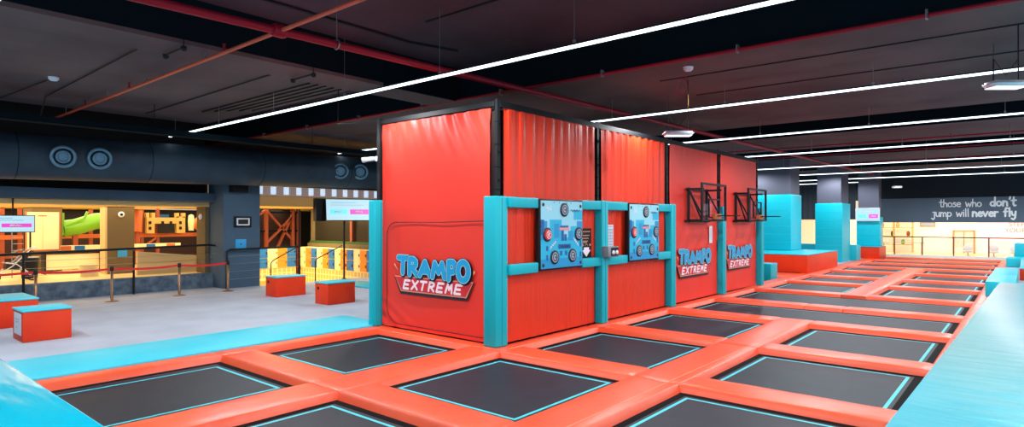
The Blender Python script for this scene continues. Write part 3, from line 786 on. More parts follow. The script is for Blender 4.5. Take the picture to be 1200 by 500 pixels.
# light strips
SY = [1.5, 7.24, 13.05, 18.4, 24.0, 30.3, 35.4, 40.4, 44.3]
SX0 = [-19.35, -19.35, -19.4, -12, -12, -12, -12.5, -12.5, -13]
sl = ['long white light strip just touching the top left corner of the picture', 'first and nearest long white light strip, passing just in front of the booth top', 'second long white light strip from the camera, crossing above the booth', 'third long white light strip from the camera', 'fourth long white light strip from the camera', 'fifth long white light strip from the camera', 'sixth long white light strip from the camera', 'seventh long white light strip from the camera', 'farthest short white light strip near the sign board']
for i, (y, x0) in enumerate(zip(SY, SX0)):
    x1 = 6 if i < 8 else -7.3
    r = thing('light_strip', sl[i], 'ceiling light', ((x0+x1)/2, y, 4.7), 'long ceiling light strips')
    MB().box(x0, x1, y-.03, y+.03, 4.68, 4.712).build('tube', 'tube', r)
    MB().box(x0, x1, y-.03, y+.03, 4.713, 4.74).build('housing', 'black', r)
    mb = MB(); x = x0+.4
    
    soff = 5.2 if any(a <= y <= b for a, b in ((10.6, 19.7), (22.9, 27.3), (31, 35), (39, 43))) else 5.9
    while x < x1:
        MB().tube([(x, y, 4.75), (x, y, 5.18 if (x < -10.65 and y < 8.3) else soff-.01)], .005, 5).box(x-.02, x+.02, y-.015, y+.015, 4.745, 4.79).build('hanger', 'steel', r); x += 2.8
    n_ = int((x1-x0)/3); xs_ = x0+(2.5 if i < 3 else 0)
    for k in range(n_):
        l = bpy.data.lights.new('strip_lamp', 'SPOT'); l.energy = 260; l.color = (.92, .97, 1); l.spot_size = math.radians(175); l.spot_blend = .5; l.shadow_soft_size = .02
        o = bpy.data.objects.new('strip_lamp', l); COL.objects.link(o); o.location = (xs_+(x1-xs_)*(k+.5)/n_, y, 4.645)

# sprinkler pipes
def pipe(pts, rad, m, label, extras=()):
    r = thing('sprinkler_pipe', label, 'pipe', pts[0]); MB().tube(pts, rad, 12).build('tube', m, r)
    return r
r = pipe([(-8.85, -3, 5.0), (-8.4, 5, 5.0), (-8.0, 15, 5.0), (-6.95, 45, 5.0)], .062, 'pipe_red', 'thick red sprinkler main pipe running away over the booth')
MB().lathe((-8.42, 4.65, 5), (0, 1, 0), [(.085, -.1), (.1, -.06), (.1, .06), (.085, .1)], 16).build('coupling', 'pipe_red', r)
MB().tube([(-8.3, 5.6+.0, 5.0+.075*0), (-8.3, 5.6, 5.0)], .01, 6) if 0 else None
n = 20; MB().tube([(-8.37+.075*math.cos(2*PI*k/n), 5.6, 5.0+.075*math.sin(2*PI*k/n)) for k in range(n)], .012, 6, closed=True).tube([(-8.37, 5.6, 5.075), (-8.37, 5.6, 5.9)], .008, 6).build('hanger', 'steel', r)
r = pipe([(-22.0, 4.66, 5.0), (6, 4.66, 5.0)], .03, 'pipe_orange', 'thin orange sprinkler branch pipe crossing the upper left')
for x in (-19.2, -16.0, -13.6, -10.9):
    MB().tube([(x, 4.66, 5.03), (x, 4.66, 5.13 if x > -11.5 else 5.19)], .007, 6).tube([(x-.03, 4.66, 5.0), (x, 4.66, 5.05), (x+.03, 4.66, 5.0)], .012, 6).build('hanger', 'steel', r)
for x in (-17.6, -14.6, -10.2):
    MB().tube([(x, 4.66, 5.02), (x, 4.66, 5.15)], .022, 8).build('sprinkler_head', 'pipe_red', r)
r = pipe([(-24.5, 10.5, 5.14), (6, 10.5, 5.14)], .032, 'pipe_red', 'red sprinkler pipe along the edge of the lower ceiling above the booth')
for i in range(9): x = -20+i*2.7; MB().box(x-.015, x+.015, 10.45, 10.55, 5.09, 5.22).build('clip', 'steel', r)
for k, (y, lab) in enumerate(((25.6, 'thin red pipe between the third and fourth light strips'), (16.3, 'thin dark red pipe just behind the second light strip'), (29.2, 'thin red pipe before the fifth light strip'), (34.3, 'thin red pipe before the sixth light strip'))):
    r = pipe([(-14, y-1.2 if k == 1 else y, 5.1), (6, y-1.2 if k == 1 else y, 5.1)], .025, 'pipe_red' if k != 1 else 'brick', lab)
    for i in range(6): x = -11+i*3; MB().tube([(x, y-1.2 if k == 1 else y, 5.02), (x, y-1.2 if k == 1 else y, 5.19 if k in (0, 1, 3) else 5.88)], .008, 5).build('hanger', 'cable', r)
# cables on slabs
def cable(pts, rad, label, m='cable'):
    return solo('ceiling_cable', MB().tube(pts, rad, 6), m, label, 'cable', at=pts[0])
cable([(-11.6, 3.88, 5.17), (-17.9, 3.94, 5.17), (-18.3, 3.9, 4.6)], .014, 'black cable run on the left lower ceiling behind the orange pipe')
cable([(-11.6, 6.3, 5.17), (-18.6, 6.35, 5.17)], .016, 'black cable on the left ceiling above the end of the first light strip')
cable([(-15.8, 3.5, 5.17), (-19, 3.28, 5.17)], .012, 'black cable running left from the round smoke detector')
cable([(-9.66, 5.0, 5.87), (-9.7, 8.2, 5.87), (-9.4, 9.3, 5.87)], .025, 'curving black cable on the upper ceiling beside the red main pipe')
cable([(-9.2, 5.3, 5.88), (6, 5.3, 5.88)], .02, 'straight black cable on the upper ceiling above the first light strip')
cable([(-8.5, 7.6, 5.88), (6, 7.6, 5.88)], .018, 'black cable on the upper ceiling right behind the red main pipe')
for i, y in enumerate((12.0, 13.9, 15.6)): cable([(-6, y, 5.19), (6, y+.1, 5.19)], .012, ['black cable on the lower ceiling in front of the second light strip', 'black cable on the lower ceiling just behind the second light strip', 'black cable on the lower ceiling well behind the second light strip'][i])
cable([(-11.9, 8.0, 5.17), (-11.9, 8.0, 4.4), (-10.5, 8.05, 4.3)], .012, 'loose black cable dropping to the left top corner of the booth')
r = thing('ceiling_grille', 'dark slotted ceiling grille above the first light strip', 'grille', (-14, 7.4, 5.15))
for i in range(5): MB().box(-17.2+.3*i, -11.9, 7.25+i*.2, 7.29+i*.2, 5.17, 5.198).build('slot', 'cable', r)
for i, (x, y, z) in enumerate(((-10.9, 4.2, 5.12), (-10.9, 6.6, 5.12))):
    r = thing('spot_holder', ['black spot holder on the beam edge near the orange pipe', 'black spot holder on the beam edge above the first light strip'][i], 'fixture', (x, y, z))
    MB().tube([(x+.25, y, z-.05), (x-.5, y, z-.05)], .018, 8).tube([(x+.25, y, z-.05), (x+.25, y, 5.9)], .008, 6).build('bar', 'cable', r)
    for q in (x+.25, x-.5): MB().lathe((q, y, z-.12), (0, 0, 1), [(.0, 0), (.045, .02), (.05, .08), (0, .1)], 12).build('knob', 'cable', r)
# cable tray on the left
r = thing('cable_tray', 'dark metal cable tray running above the big duct', 'cable tray', (-17, 5, 4.5))
MB().box(-17.2, -17.17, -5, 20, 4.42, 4.55).box(-16.83, -16.8, -5, 20, 4.42, 4.55).box(-17.2, -16.8, -5, 20, 4.42, 4.43).build('tray', 'beam_side', r)
for y in (2.6, 6, 10.5, 15): MB().tube([(-17, y, 4.43), (-17, y, 5.19)], .01, 5).build('hanger', 'cable', r)
# smoke detectors
for i, (x, y) in enumerate(((-15.5, 3.55), (-5.05, 11.3))):
    zt = 5.2
    r = thing('smoke_detector', ['round smoke detector on the left ceiling', 'round white smoke detector on the lower ceiling above the booth side'][i], 'detector', (x, y, zt-.07))
    MB().lathe((x, y, zt-.08), (0, 0, 1), [(0, 0), (.06, .005), (.09, .03), (.1, .08)], 20).build('housing', 'white', r)
n = 18; solo('red_cable_loop', MB().tube([(-5.45+.12*math.cos(2*PI*k/n), 11.9, 4.98+.16*math.sin(2*PI*k/n)) for k in range(n)], .008, 6, closed=True).tube([(-5.4, 11.9, 5.13), (-5.1, 11.5, 5.18)], .006, 5), 'pipe_red', 'loop of red wire hanging beside the ceiling smoke detector', 'wire', at=(-5.45, 11.9, 4.98))
# hanging flood lights
def flood(x, y, z, top, label, w=.62):
    r = thing('hanging_lamp', label, 'lamp', (x, y, z), 'small white lamps hung on wires')
    d = Vector((.77, .64, 0))
    c = Vector((x, y, z)); bm = bmesh.new(); bmesh.ops.create_cube(bm, size=1)
    for v in bm.verts: v.co = Vector((v.co.x*w, v.co.y*.3, v.co.z*.09))
    bmesh.ops.bevel(bm, geom=bm.edges[:], offset=.035, segments=3, affect='EDGES')
    bmesh.ops.transform(bm, matrix=Matrix.Translation(c) @ Matrix.Rotation(math.radians(40), 4, 'Z'), verts=bm.verts[:])
    MB().bm(bm, True).build('housing', 'white', r)
    mb = MB(); n = 16
    bm = bmesh.new(); bmesh.ops.create_cube(bm, size=1)
    for v in bm.verts: v.co = Vector((v.co.x*w*.86, v.co.y*.22, v.co.z*.01-.048))
    bmesh.ops.transform(bm, matrix=Matrix.Translation(c) @ Matrix.Rotation(math.radians(40), 4, 'Z'), verts=bm.verts[:])
    MB().bm(bm).build('lamp_face', 'lamp_white', r)
    a, b = c-d*w*.34+Vector((0, 0, .04)), c+d*w*.34+Vector((0, 0, .04))
    t = c+Vector((0, 0, .45))
    MB().tube([a, a+Vector((0, 0, .35))], .009, 6).tube([b, b+Vector((0, 0, .35))], .009, 6).tube([a+Vector((0, 0, .35)), c+Vector((0, 0, .14)), b+Vector((0, 0, .35))], .006, 5).tube([b+Vector((0, 0, .35)), (b.x, b.y, top)], .009, 6).tube([a+Vector((0, 0, .35)), (a.x, a.y, top-.3)], .004, 5).build('suspension_wire', 'cable', r)
flood(-5.67, 12.18, 4.06, 5.19, 'white lamp hung on wires above the booth side, centre of the picture')
flood(-.25, 11.9, 4.27, 5.19, 'white lamp hung on a cord near the right edge', .55)
flood(-5.8, 41.6, 4.2, 5.19, 'small white lamp bracket hanging far back above the sign board', .5)

# ------------------------------------------------------------------ left: duct, column, kerb, lobby
r = thing('air_duct', 'huge dark blue-grey round air duct running along the left side', 'duct', (-19.4, 6, 3.9))
c0, c1 = Vector((-19.35, -6, 3.66)), Vector((-19.35, 21, 4.15))
MB().tube([c0+(c1-c0)*i/30 for i in range(31)], .585, 40).build('duct_body', 'duct', r)
for y in (0.5, 3.6, 6.6, 9.9, 13.2):
    t = (y+6)/27; c = c0+(c1-c0)*t; n = 40
    MB().tube([c+Vector((.588*math.cos(2*PI*k/n), 0, .588*math.sin(2*PI*k/n))) for k in range(n)], .007, 5, closed=True).build('joint_ring', 'beam_side', r)
for y in (4.5, 5.3, 12.75, 13.6):
    t = (y+6)/27; c = c0+(c1-c0)*t; ax = Vector((1, -.16, -.13)).normalized()
    if y > 10: ax = Vector((1, -.72, -.1)).normalized()
    b = c+Vector((.53, 0, .0))
    nz = MB().lathe(b, ax, [(.27, -.12), (.27, .10), (.285, .12), (.285, .15), (.26, .17), (.225, .17), (.205, .14), (.2, .1), (.2, -.05)], 32).build('nozzle', 'nozzle', r)
    sub(nz, MB().lathe(b, ax, [(.21, .08), (.0, .08)], 28), 'nozzle_groove', 'dark')
    sub(nz, MB().lathe(b, ax, [(.165, .085), (.17, .15), (.15, .18), (.115, .18), (.1, .13)], 28), 'nozzle_ring', 'nozzle')
    sub(nz, MB().lathe(b, ax, [(.11, .12), (0, .12)], 24), 'nozzle_core', 'dark')
struct('wall_column', MB().box(-21.1, -20.0, 9.12, 10.35, -.6, 4.1), 'blue_grey')
struct('wall_kerb', MB().box(-21.0, -20.75, -6, 9.75, -.6, .48), 'stone')
struct('wall_beam', MB().box(-21.0, -20.6, -6, 9.12, 2.83, 3.12), 'blue_grey')
struct('wall_beam_upper', MB().box(-21.6, -21.4, -6, 9.12, 3.12, 5.9), 'dark')
# items on the column
r = thing('wall_speaker', 'black speaker under the duct on the blue-grey column', 'speaker', (-19.9, 9.6, 3.4))
MB().prism([(-20.0, 9.3), (-19.8, 9.35), (-19.8, 9.85), (-20.0, 9.9)], 3.15, 3.4).build('cabinet', 'black', r)
r = thing('control_panel', 'dark control panel with white border on the blue-grey column', 'panel', (-19.98, 9.75, 2))
MB().rbox(-20.0, -19.94, 9.45, 10.03, 2.0, 2.36, .015).build('casing', 'black', r); MB().box(-19.94, -19.935, 9.52, 9.96, 2.06, 2.3).build('bezel', 'white', r); MB().box(-19.935, -19.93, 9.57, 9.91, 2.1, 2.26).build('display', 'olive', r)
r = thing('switch_plate', 'bright blue square plate on the blue-grey column', 'plate', (-19.98, 9.75, 1.3)); MB().rbox(-20.0, -19.97, 9.5, 9.86, 1.27, 1.6, .006).build('plate', 'sky_plate', r); MB().box(-19.97, -19.965, 9.66, 9.7, 1.42, 1.46).build('button', 'dark', r)
# handrails
def rail(path, posts, wires, label):
    r = thing('handrail', label, 'handrail', path[0])
    MB().tube(path, .036, 10).build('top_rail', 'black', r)
    for a, b in posts: MB().tube([a, b], .032, 8).build('post', 'black', r)
    mb = MB()
    for a, b in wires: mb.tube([a, b], .006, 5)
    mb.build('wire', 'steel', r)
X = -20.6
rail([(X, -3, 1.28), (X, 3.5, 1.31), (X, 8.9, 1.42), (X, 9.2, 1.38), (X, 9.25, 1.2), (X, 9.25, .0)], [((X, y, 0.0), (X, y, 1.32)) for y in (0, 4.05, 6.7)], [((X, -3, z), (X, 9.25, z+.03)) for z in (1.1, .9, .7)], 'black handrail with thin wires along the stone kerb')
X = -19.85
rail([(X, 9.15, 0), (X, 9.15, 1.22), (X, 9.25, 1.27), (X, 11.75, 1.3)], [], [((X, 9.15, z), (X, 11.7, z+.03)) for z in (1.05, .8, .55, .3)], 'black handrail with wires in front of the blue-grey column')
for i, (y, lab) in enumerate(((11.76, 'tall thin black pole at the lobby steps, left of the hanging screen'), (13.64, 'tall thin black pole under the hanging screen'))):
    solo('black_pole', MB().tube([(-19.9, y, 0), (-19.9, y, 2.62 if i == 0 else 2.4)], .036, 12).lathe((-19.9, y, 0), (0, 0, 1), [(.1, 0), (.1, .015), (.05, .02)], 16), 'black', lab, 'pole', at=(-19.9, y, 0))
for i, y in enumerate((11.68, 13.56, 15.4)):
    r = thing('stair_handrail', ['sloping black stair handrail at the left pole', 'sloping black stair handrail at the pole under the screen', 'sloping black stair handrail half hidden behind the booth'][i], 'handrail', (-19.9, y, 0), 'sloping stair handrails')
    MB().tube([(-19.95, y, 1.27), (-21.6, y, .72), (-21.75, y, .6), (-21.75, y, -.5)], .024, 8).build('rail', 'black', r)
# hanging screen
def hang_screen(c, u, w, h, label, tilt=.0):
    u = Vector(u).normalized(); c = Vector(c)
    nrm = u.cross(Vector((0, 0, 1))).normalized(); v = Matrix.Rotation(tilt, 3, u) @ Vector((0, 0, 1))
    pl = Plane(c-u*w/2-v*h/2, u, v)
    r = thing('information_screen', label, 'screen', c)
    def slab(a0, a1, b0, b1, h0, h1, nm, m):
        vs = [pl.p(a, b, q) for q in (h0, h1) for a, b in ((a0, b0), (a1, b0), (a1, b1), (a0, b1))]
        return MB().add(vs, [(3, 2, 1, 0), (4, 5, 6, 7), (0, 1, 5, 4), (1, 2, 6, 5), (2, 3, 7, 6), (3, 0, 4, 7)]).build(nm, m, r)
    slab(-.02, w+.02, -.02, h+.02, -.07, -.01, 'casing', 'black'); d = slab(0, w, 0, h, -.01, 0, 'display', 'screen')
    slab(.08*w, .46*w, .28*h, .52*h, 0, .003, 'banner', 'screen_teal'); slab(.53*w, .96*w, .28*h, .52*h, 0, .003, 'banner', 'magenta')
    mb = MB(); strokes(mb, pl, [[(w*(.1+.02*k), h*(.72+(.02 if k % 3 else -.03))) for k in range(38)], [(w*(.1+.02*k), h*(.84+(.02 if k % 2 else -.02))) for k in range(30)]], .012, .003, 5); mb.build('small_text', 'screen_ink', r)
    mb = MB(); strokes(mb, pl, [[(w*(.18+.02*k), h*(.40+(.04 if k % 2 else -.04))) for k in range(9)], [(w*(.65+.02*k), h*(.40+(.04 if k % 2 else -.04))) for k in range(9)]], .03, .005, 5); mb.build('lettering', 'logo_white', r)
    return r, pl
r, pl = hang_screen((-19.55, 13.6, 2.63), (.45, .9, 0), 1.62, .8, 'bright information screen on a pole between duct and booth', -.25)
MB().box(-20.35, -20.15, 12.6, 13.0, 2.2, 3.05).build('back_box', 'black', r)
r, pl = hang_screen((-20.9, 3.6, 2.13), (.0, 1, 0), 1.5, .43, 'bright information screen at the left edge of the picture', 0)
MB().tube([(-21, 3.3, 2.3), (-21, 3.3, 2.84)], .02, 6).tube([(-21, 3.9, 2.3), (-21, 3.9, 2.84)], .02, 6).build('ceiling_bracket', 'black', r)

# lobby shell
struct('floor_lobby', MB().box(-31, -21.0, -6, 9.95, .3, .46), 'warm_floor')
struct('floor_lower', MB().box(-31, -20.0, 9.95, 26, -.7, -.5), 'yellow_tile')
struct('floor_steps', MB().box(-20.4, -20.0, 10.4, 26, -.5, -.17).box(-20.8, -20.4, 10.4, 26, -.5, -.33), 'floor')
struct('ceiling_lobby', MB().box(-31, -21.05, -6, 9.12, 2.68, 2.82), 'soffit')
struct('ceiling_lobby_lower', MB().box(-31, -21.7, 9.12, 26, 2.76, 3.14), 'soffit')
struct('wall_lobby_low', MB().box(-24.6, -15.5, 14.92, 15.3, -.5, 1.09), 'brown')
struct('wall_lobby_back', MB().box(-31.2, -31, -6, 26, -.5, 5.9), 'dark')
struct('wall_lobby_end', MB().box(-31, -20, 25.8, 26, -.5, 5.9), 'dark')
struct('trim_4', MB().box(-21.35, -21.2, 9.3, 26, 3.52, 3.62), 'dark')
r = thing('light_cornice', 'row of pale glowing panels over the lobby opening', 'cornice', (-21.4, 15, 3.2))
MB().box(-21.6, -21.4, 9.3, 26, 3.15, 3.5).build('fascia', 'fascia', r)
i = 0; y = 10.45
while y < 22: MB().box(-21.4, -21.38, y, y+.2, 3.2, 3.48).build('glow_panel', 'panel_glow', r); y += .52
r = thing('roof_truss', 'warm lit roof trusses seen between duct and cornice', 'truss', (-23, 15, 3.8))
mb = MB()
for k in range(9):
    y = 10+k*1.4; mb.bar((-24, y, 3.75), (-24, y+.9, 4.25), .05); mb.bar((-24, y+.9, 4.25), (-24, y+1.4, 3.75), .05)
mb.bar((-24, 9, 3.75), (-24, 24, 3.75), .06).bar((-24, 9, 4.25), (-24, 24, 4.25), .06); mb.build('truss', 'yellow', r)
MB().box(-25.7, -25.6, 9, 24, 3.3, 4.6).build('ceiling_panel', 'brown', r)

# pillars
struct('wall_pillar_brown', MB().box(-23.5, -23.0, 6.7, 7.5, .46, 2.68), 'brown')
struct('wall_pillar_lit_side', MB().box(-23.5, -23.0, 6.64, 6.7, .46, 2.68), 'beige')  # thin slab painting the lit side of the brown pillar in a lighter colour
r = thing('wall_lamp', 'small round wall light high on the brown pillar', 'lamp', (-22.98, 7.1, 2.4)); MB().lathe((-23, 7.1, 2.42), (1, 0, 0), [(.09, 0), (.1, .03), (.06, .06), (0, .06)], 18).build('ring', 'white', r); MB().lathe((-22.94, 7.1, 2.42), (1, 0, 0), [(.045, 0), (.04, .01), (0, .01)], 14).build('lens', 'dark', r)
solo('wall_notice', MB().box(-23, -22.98, 7.0, 7.28, 1.02, 1.25), 'sky_plate', 'small blue notice low on the brown pillar', 'notice', at=(-22.99, 7.1, 1.02))
struct('wall_pillar_left', MB().box(-27, -25.8, 5.3, 6.15, .46, 2.68), 'brown')
struct('wall_return', MB().box(-21.7, -21.05, 8.98, 9.11, .46, 2.68), 'brown')
solo('wall_sensor', MB().lathe((-21.35, 8.97, 2.35), (0, -1, 0), [(.1, 0), (.1, .03), (.05, .06), (0, .06)], 16), 'white', 'small round white sensor on the wall beside the blue-grey column', 'sensor', at=(-21.3, 8.99, 2.35))
# leaning board
r = thing('notice_board', 'tall cream notice board with faint red heading before the left pillar', 'notice board', (-25, 5.0, .46))
MB().box(-24.95, -24.9, 4.98, 5.85, 1.26, 2.5).build('board', 'cream', r)
MB().box(-24.97, -24.89, 4.95, 4.98, 1.24, 2.52).box(-24.97, -24.89, 5.85, 5.88, 1.24, 2.52).box(-24.97, -24.89, 4.95, 5.88, 1.22, 1.26).build('frame', 'orange', r)
MB().box(-24.9, -24.895, 5.4, 5.41, 1.3, 2.4).build('fold', 'beige', r)
pl = Plane((-24.9, 4.98, 1.26), (0, 1, 0), (0, 0, 1)); mb = MB(); strokes(mb, pl, [[(.3+.03*k, 1.12+(.02 if k % 2 else -.02)) for k in range(9)]], .02, .003, 5); mb.build('heading', 'rust', r)
for y in (5.1, 5.75): MB().tube([(-25.0, y, .46), (-24.98, y, 1.3)], .02, 6).build('leg', 'steel', r)
# ramp parapet
pp = MB(); a, b, c, d = (7.25, .46), (9.9, .46), (9.9, .93), (7.25, 1.22)
pp.add([(X_, y, z) for X_ in (-22.1, -21.95) for y, z in (a, b, c, d)], [(0, 1, 2, 3), (7, 6, 5, 4), (0, 4, 5, 1), (1, 5, 6, 2), (2, 6, 7, 3), (3, 7, 4, 0)])
struct('wall_ramp', pp, 'beige')
# lobby furniture
r = thing('waste_bin', 'black waste bin in the lobby behind the handrail', 'bin', (-23.4, 4.75, .46))
MB().lathe((-23.4, 4.75, .46), (0, 0, 1), [(.2, 0), (.23, .5), (.24, .62), (.2, .64), (.18, .6), (0, .58)], 20).build('body', 'black', r); MB().lathe((-23.4, 4.75, 1.08), (0, 0, 1), [(.245, 0), (.245, .03), (.2, .03)], 20).build('rim', 'steel', r)
r = thing('round_bin', 'pale round bin beside the brown pillar', 'bin', (-22.6, 6.1, .46))
MB().lathe((-22.6, 6.1, .46), (0, 0, 1), [(.24, 0), (.25, .35), (.22, .38), (0, .38)], 20).build('body', 'beige', r)
r = thing('counter', 'low cream counter with black frame in the lobby', 'counter', (-24.7, 6, .46))
MB().box(-24.9, -24.5, 5.4, 6.9, .6, 1.1).build('front_panel', 'cream', r)
for y in (5.36, 6.9): MB().box(-24.9, -24.45, y, y+.04, .46, 1.15).build('leg', 'black', r)
MB().box(-24.95, -24.45, 5.33, 6.97, 1.13, 1.17).build('counter_top', 'black', r)
r = thing('price_shelf', 'long shelf with orange and blue name plates behind the counter', 'shelf', (-25.2, 6, 1.2))
MB().box(-25.3, -25.15, 5.9, 9.8, 1.2, 1.36).build('board', 'cream', r)
for k, (y, m) in enumerate(((5.95, 'orange'), (6.35, 'locker_blue'), (7.3, 'orange'), (8.6, 'locker_blue'), (9.3, 'orange'))): MB().box(-25.14, -25.13, y, y+.3, 1.21, 1.35).build('name_plate', m, r)
# stroller
r = thing('baby_stroller', 'folded-looking baby stroller with dark seat behind the handrail', 'stroller', (-22.6, 4.3, .46))
sx = -22.6
mb = MB()
for dx in (-.22, .22):
    mb.tube([(sx+dx, 3.75, .62), (sx+dx, 4.15, .9), (sx+dx, 4.55, 1.35), (sx+dx, 4.72, 1.42)], .016, 6).tube([(sx+dx, 4.6, .62), (sx+dx, 4.25, .95), (sx+dx, 4.0, 1.0)], .016, 6)
mb.tube([(sx-.22, 4.72, 1.42), (sx+.22, 4.72, 1.42)], .02, 6).tube([(sx-.22, 3.75, .62), (sx+.22, 3.75, .62)], .012, 6).tube([(sx-.22, 4.6, .62), (sx+.22, 4.6, .62)], .012, 6)
mb.build('frame', 'white', r)
mb = MB(); vs = []
for x_ in (sx-.18, sx+.18):
    for y_, z_ in ((4.0, .82), (4.3, .78), (4.55, 1.2), (4.45, 1.28), (4.28, 1.0), (4.02, .98)): vs.append((x_, y_, z_))
mb.add(vs, [(0, 1, 2, 3, 4, 5), (6, 7, 8, 9, 10, 11)]+[(i, (i+1) % 6, 6+(i+1) % 6, 6+i) for i in range(6)]); mb.build('seat', 'olive', r)
mb = MB(); n = 8; vs = []
for x_ in (sx-.2, sx+.2):
    for i in range(n+1): a = math.radians(20+120*i/n); vs.append((x_, 4.45-.32*math.cos(a), 1.08+.3*math.sin(a)))
mb.add(vs, [(i, i+1, n+2+i, n+1+i) for i in range(n)], True); mb.build('canopy', 'black', r)
for x_ in (sx-.24, sx+.24):
    for y_ in (3.75, 4.6):
        MB().tube([(x_, y_+.12*math.cos(2*PI*k/18), .6+.12*math.sin(2*PI*k/18)) for k in range(18)], .022, 6, closed=True).tube([(x_, y_-.1, .6), (x_, y_+.1, .6)], .008, 5).tube([(x_, y_, .5), (x_, y_, .7)], .008, 5).build('wheel', 'black', r)
# tall black gate frame
r = thing('metal_gate', 'black tube gate frame behind the left screen', 'gate', (-23.8, 4.4, .46))
MB().tube([(-23.8, 4.0, 2.3), (-23.8, 4.75, 2.3), (-23.8, 4.85, 2.2), (-23.8, 4.85, .46)], .025, 8).tube([(-23.8, 4.0, 2.2), (-23.8, 4.65, 2.2), (-23.8, 4.7, 2.1), (-23.8, 4.7, .46)], .02, 8).build('frame', 'black', r)
mb = MB()
for k in range(7): mb.tube([(-23.8, 4.4, .7+k*.2), (-23.8, 4.7, .7+k*.2)], .008, 5)
mb.tube([(-23.8, 4.4, .46), (-23.8, 4.4, 2.2)], .015, 6).build('bar', 'steel', r)

# play structure
r = thing('play_frame', 'orange steel climbing frame filling the back of the lobby', 'play structure', (-28.5, 7, .46))
XF = -28
def beam(a, b, w=.12, m='rust', nm='beam'): MB().bar(a, b, w).build(nm, m, r)
for y in (2.2, 3.2, 4.6, 4.9, 5.4, 7.6, 8.7, 9.4, 10.0, 12.2, 13.0): beam((XF, y, .46), (XF, y, 2.86), .12, 'rust', 'post')
beam((XF, 1, 1.62), (XF, 14.2, 1.62), .16, 'orange'); beam((XF, 1, 2.72), (XF, 14.2, 2.72), .08, 'steel'); beam((XF, 1, .9), (XF, 6, .9), .08)
beam((XF, 9.4, 1.1), (XF, 10.0, 1.55), .08, 'orange'); beam((XF, 2.3, 1), (XF, 3.1, 1.55), .08)
MB().box(-29.4, -29.3, 1, 14.2, 1.7, 2.8).build('back_panel', 'dark', r); MB().box(-29.4, -29.3, 1, 14.2, .5, 1.6).build('back_panel', 'brick', r)
for k, y in enumerate((1.6, 2.5, 3.5, 10.2)): MB().box(-29.28, -29.2, y, y+.7, 1.8+.1*k, 2.5).build('mural_patch', ['belt', 'orange', 'locker_blue', 'board_deep'][k], r)
for k, y in enumerate((1.4, 2.0, 2.8, 3.9)): MB().lathe((-29.1, y, .8+.15*(k % 2)), (1, 0, 0), [(.3, 0), (.25, .1), (0, .15)], 14).build('mural_blob', ['yellow', 'locker_orange', 'brown', 'beige'][k], r)
r = thing('tube_slide', 'bright green plastic slide between the lobby pillars', 'slide', (-27.6, 7.2, 1.7))
MB().tube([(-26.4, 6.3, 1.92), (-26.4, 6.7, 1.98), (-26.5, 7.0, 2.08), (-26.7, 7.4, 2.2), (-27.0, 8.2, 2.25)], .3, 16).build('chute', 'green', r)
MB().bar((-26.2, 6.25, 1.7), (-26.2, 6.25, 2.5), .1).bar((-26.15, 6.3, 1.98), (-26.15, 6.9, 2.3), .07).bar((-26.15, 6.9, 2.3), (-26.15, 7.0, 2.55), .07).build('slide_edge', 'green', r)
MB().box(-26.45, -26.3, 6.6, 6.75, .46, 1.75).build('support_post', 'rust', r)
r = thing('tube_slide', 'orange plastic tube slide right of the yellow castle', 'slide', (-27.6, 11.3, 1.9))
MB().tube([(-27.2, 12.15, 2.05), (-27.5, 11.85, 2.05), (-28.0, 11.75, 2.1)], .34, 18).build('chute', 'locker_orange', r); MB().lathe((-27.15, 12.0, 2.05), (1, 0, 0), [(.38, 0), (.38, .06), (.3, .06)], 20).build('flange', 'orange', r)
r = thing('tube_slide', 'small orange slide between brown pillar and yellow castle', 'slide', (-27.7, 8.6, 1.8))
MB().tube([(-27.6, 9.1, 2.6), (-27.5, 9.05, 2.2), (-27.4, 9.0, 1.75)], .2, 14).build('chute', 'orange', r)
MB().box(-27.55, -27.35, 8.98, 9.12, .46, 1.75).build('support_post', 'rust', r)
r = thing('toy_castle', 'yellow toy castle with towers on the climbing frame', 'play castle', (-27.7, 10, 1.7))
mb = MB().box(-27.8, -27.6, 9.45, 9.75, 1.7, 2.35).box(-27.8, -27.6, 10.6, 10.95, 1.7, 2.4).box(-27.78, -27.62, 9.75, 10.6, 2.1, 2.35)
for y in (9.43, 9.65, 10.58, 10.84): mb.box(-27.8, -27.6, y, y+.12, 2.35, 2.55)
mb.build('wall', 'yellow', r)
t = MB()
for y in (9.52, 10.0, 10.32, 10.7):
    for z in (1.85, 2.08): t.box(-27.59, -27.57, y, y+.1, z, z+.12)
t.build('window_opening', 'dark', r)
MB().box(-27.7, -27.6, 9.9, 10.5, 1.7, 2.08).build('doorway', 'dark', r)
MB().lathe((-27.5, 11.15, 1.8), (0, 0, 1), [(.1, 0), (.13, .4), (.1, .65), (0, .7)], 14).build('turret', 'cream', r)
# right part behind the blue-grey column
r = thing('play_frame', 'rust red truss frame right of the blue-grey column', 'play structure', (-26.5, 14, .5))
XF = -26.3
for y in (12.6, 13.9, 15.2, 15.5, 17.2, 18.2, 19.2): MB().bar((XF, y, -.5), (XF, y, 2.76), .14).build('post', 'rust', r)
for a, b in (((12.6, 1.9), (13.9, 2.7)), ((13.9, 2.7), (15.2, 1.3)), ((13.9, 1.2), (15.2, 2.4)), ((14.4, .9), (15.3, 2.7))): MB().bar((XF, a[0], a[1]), (XF, b[0], b[1]), .1).build('brace', 'rust', r)
for z in (1.75, 2.6): MB().bar((XF, 12, z), (XF, 15.6, z), .08).build('beam', 'beam_side', r)
MB().box(-26.9, -26.8, 12, 15.6, -.5, 2.76).build('back_panel', 'brick', r)
MB().lathe((-26.7, 13.5, 2.2), (1, 0, 0), [(.3, 0), (.26, .1), (.14, .15), (0, .15)], 18).build('round_window', 'yellow', r)
r = thing('glazed_screen', 'dark framed glass front above the right-hand lockers', 'glazing', (-22, 15.9, 1.4))
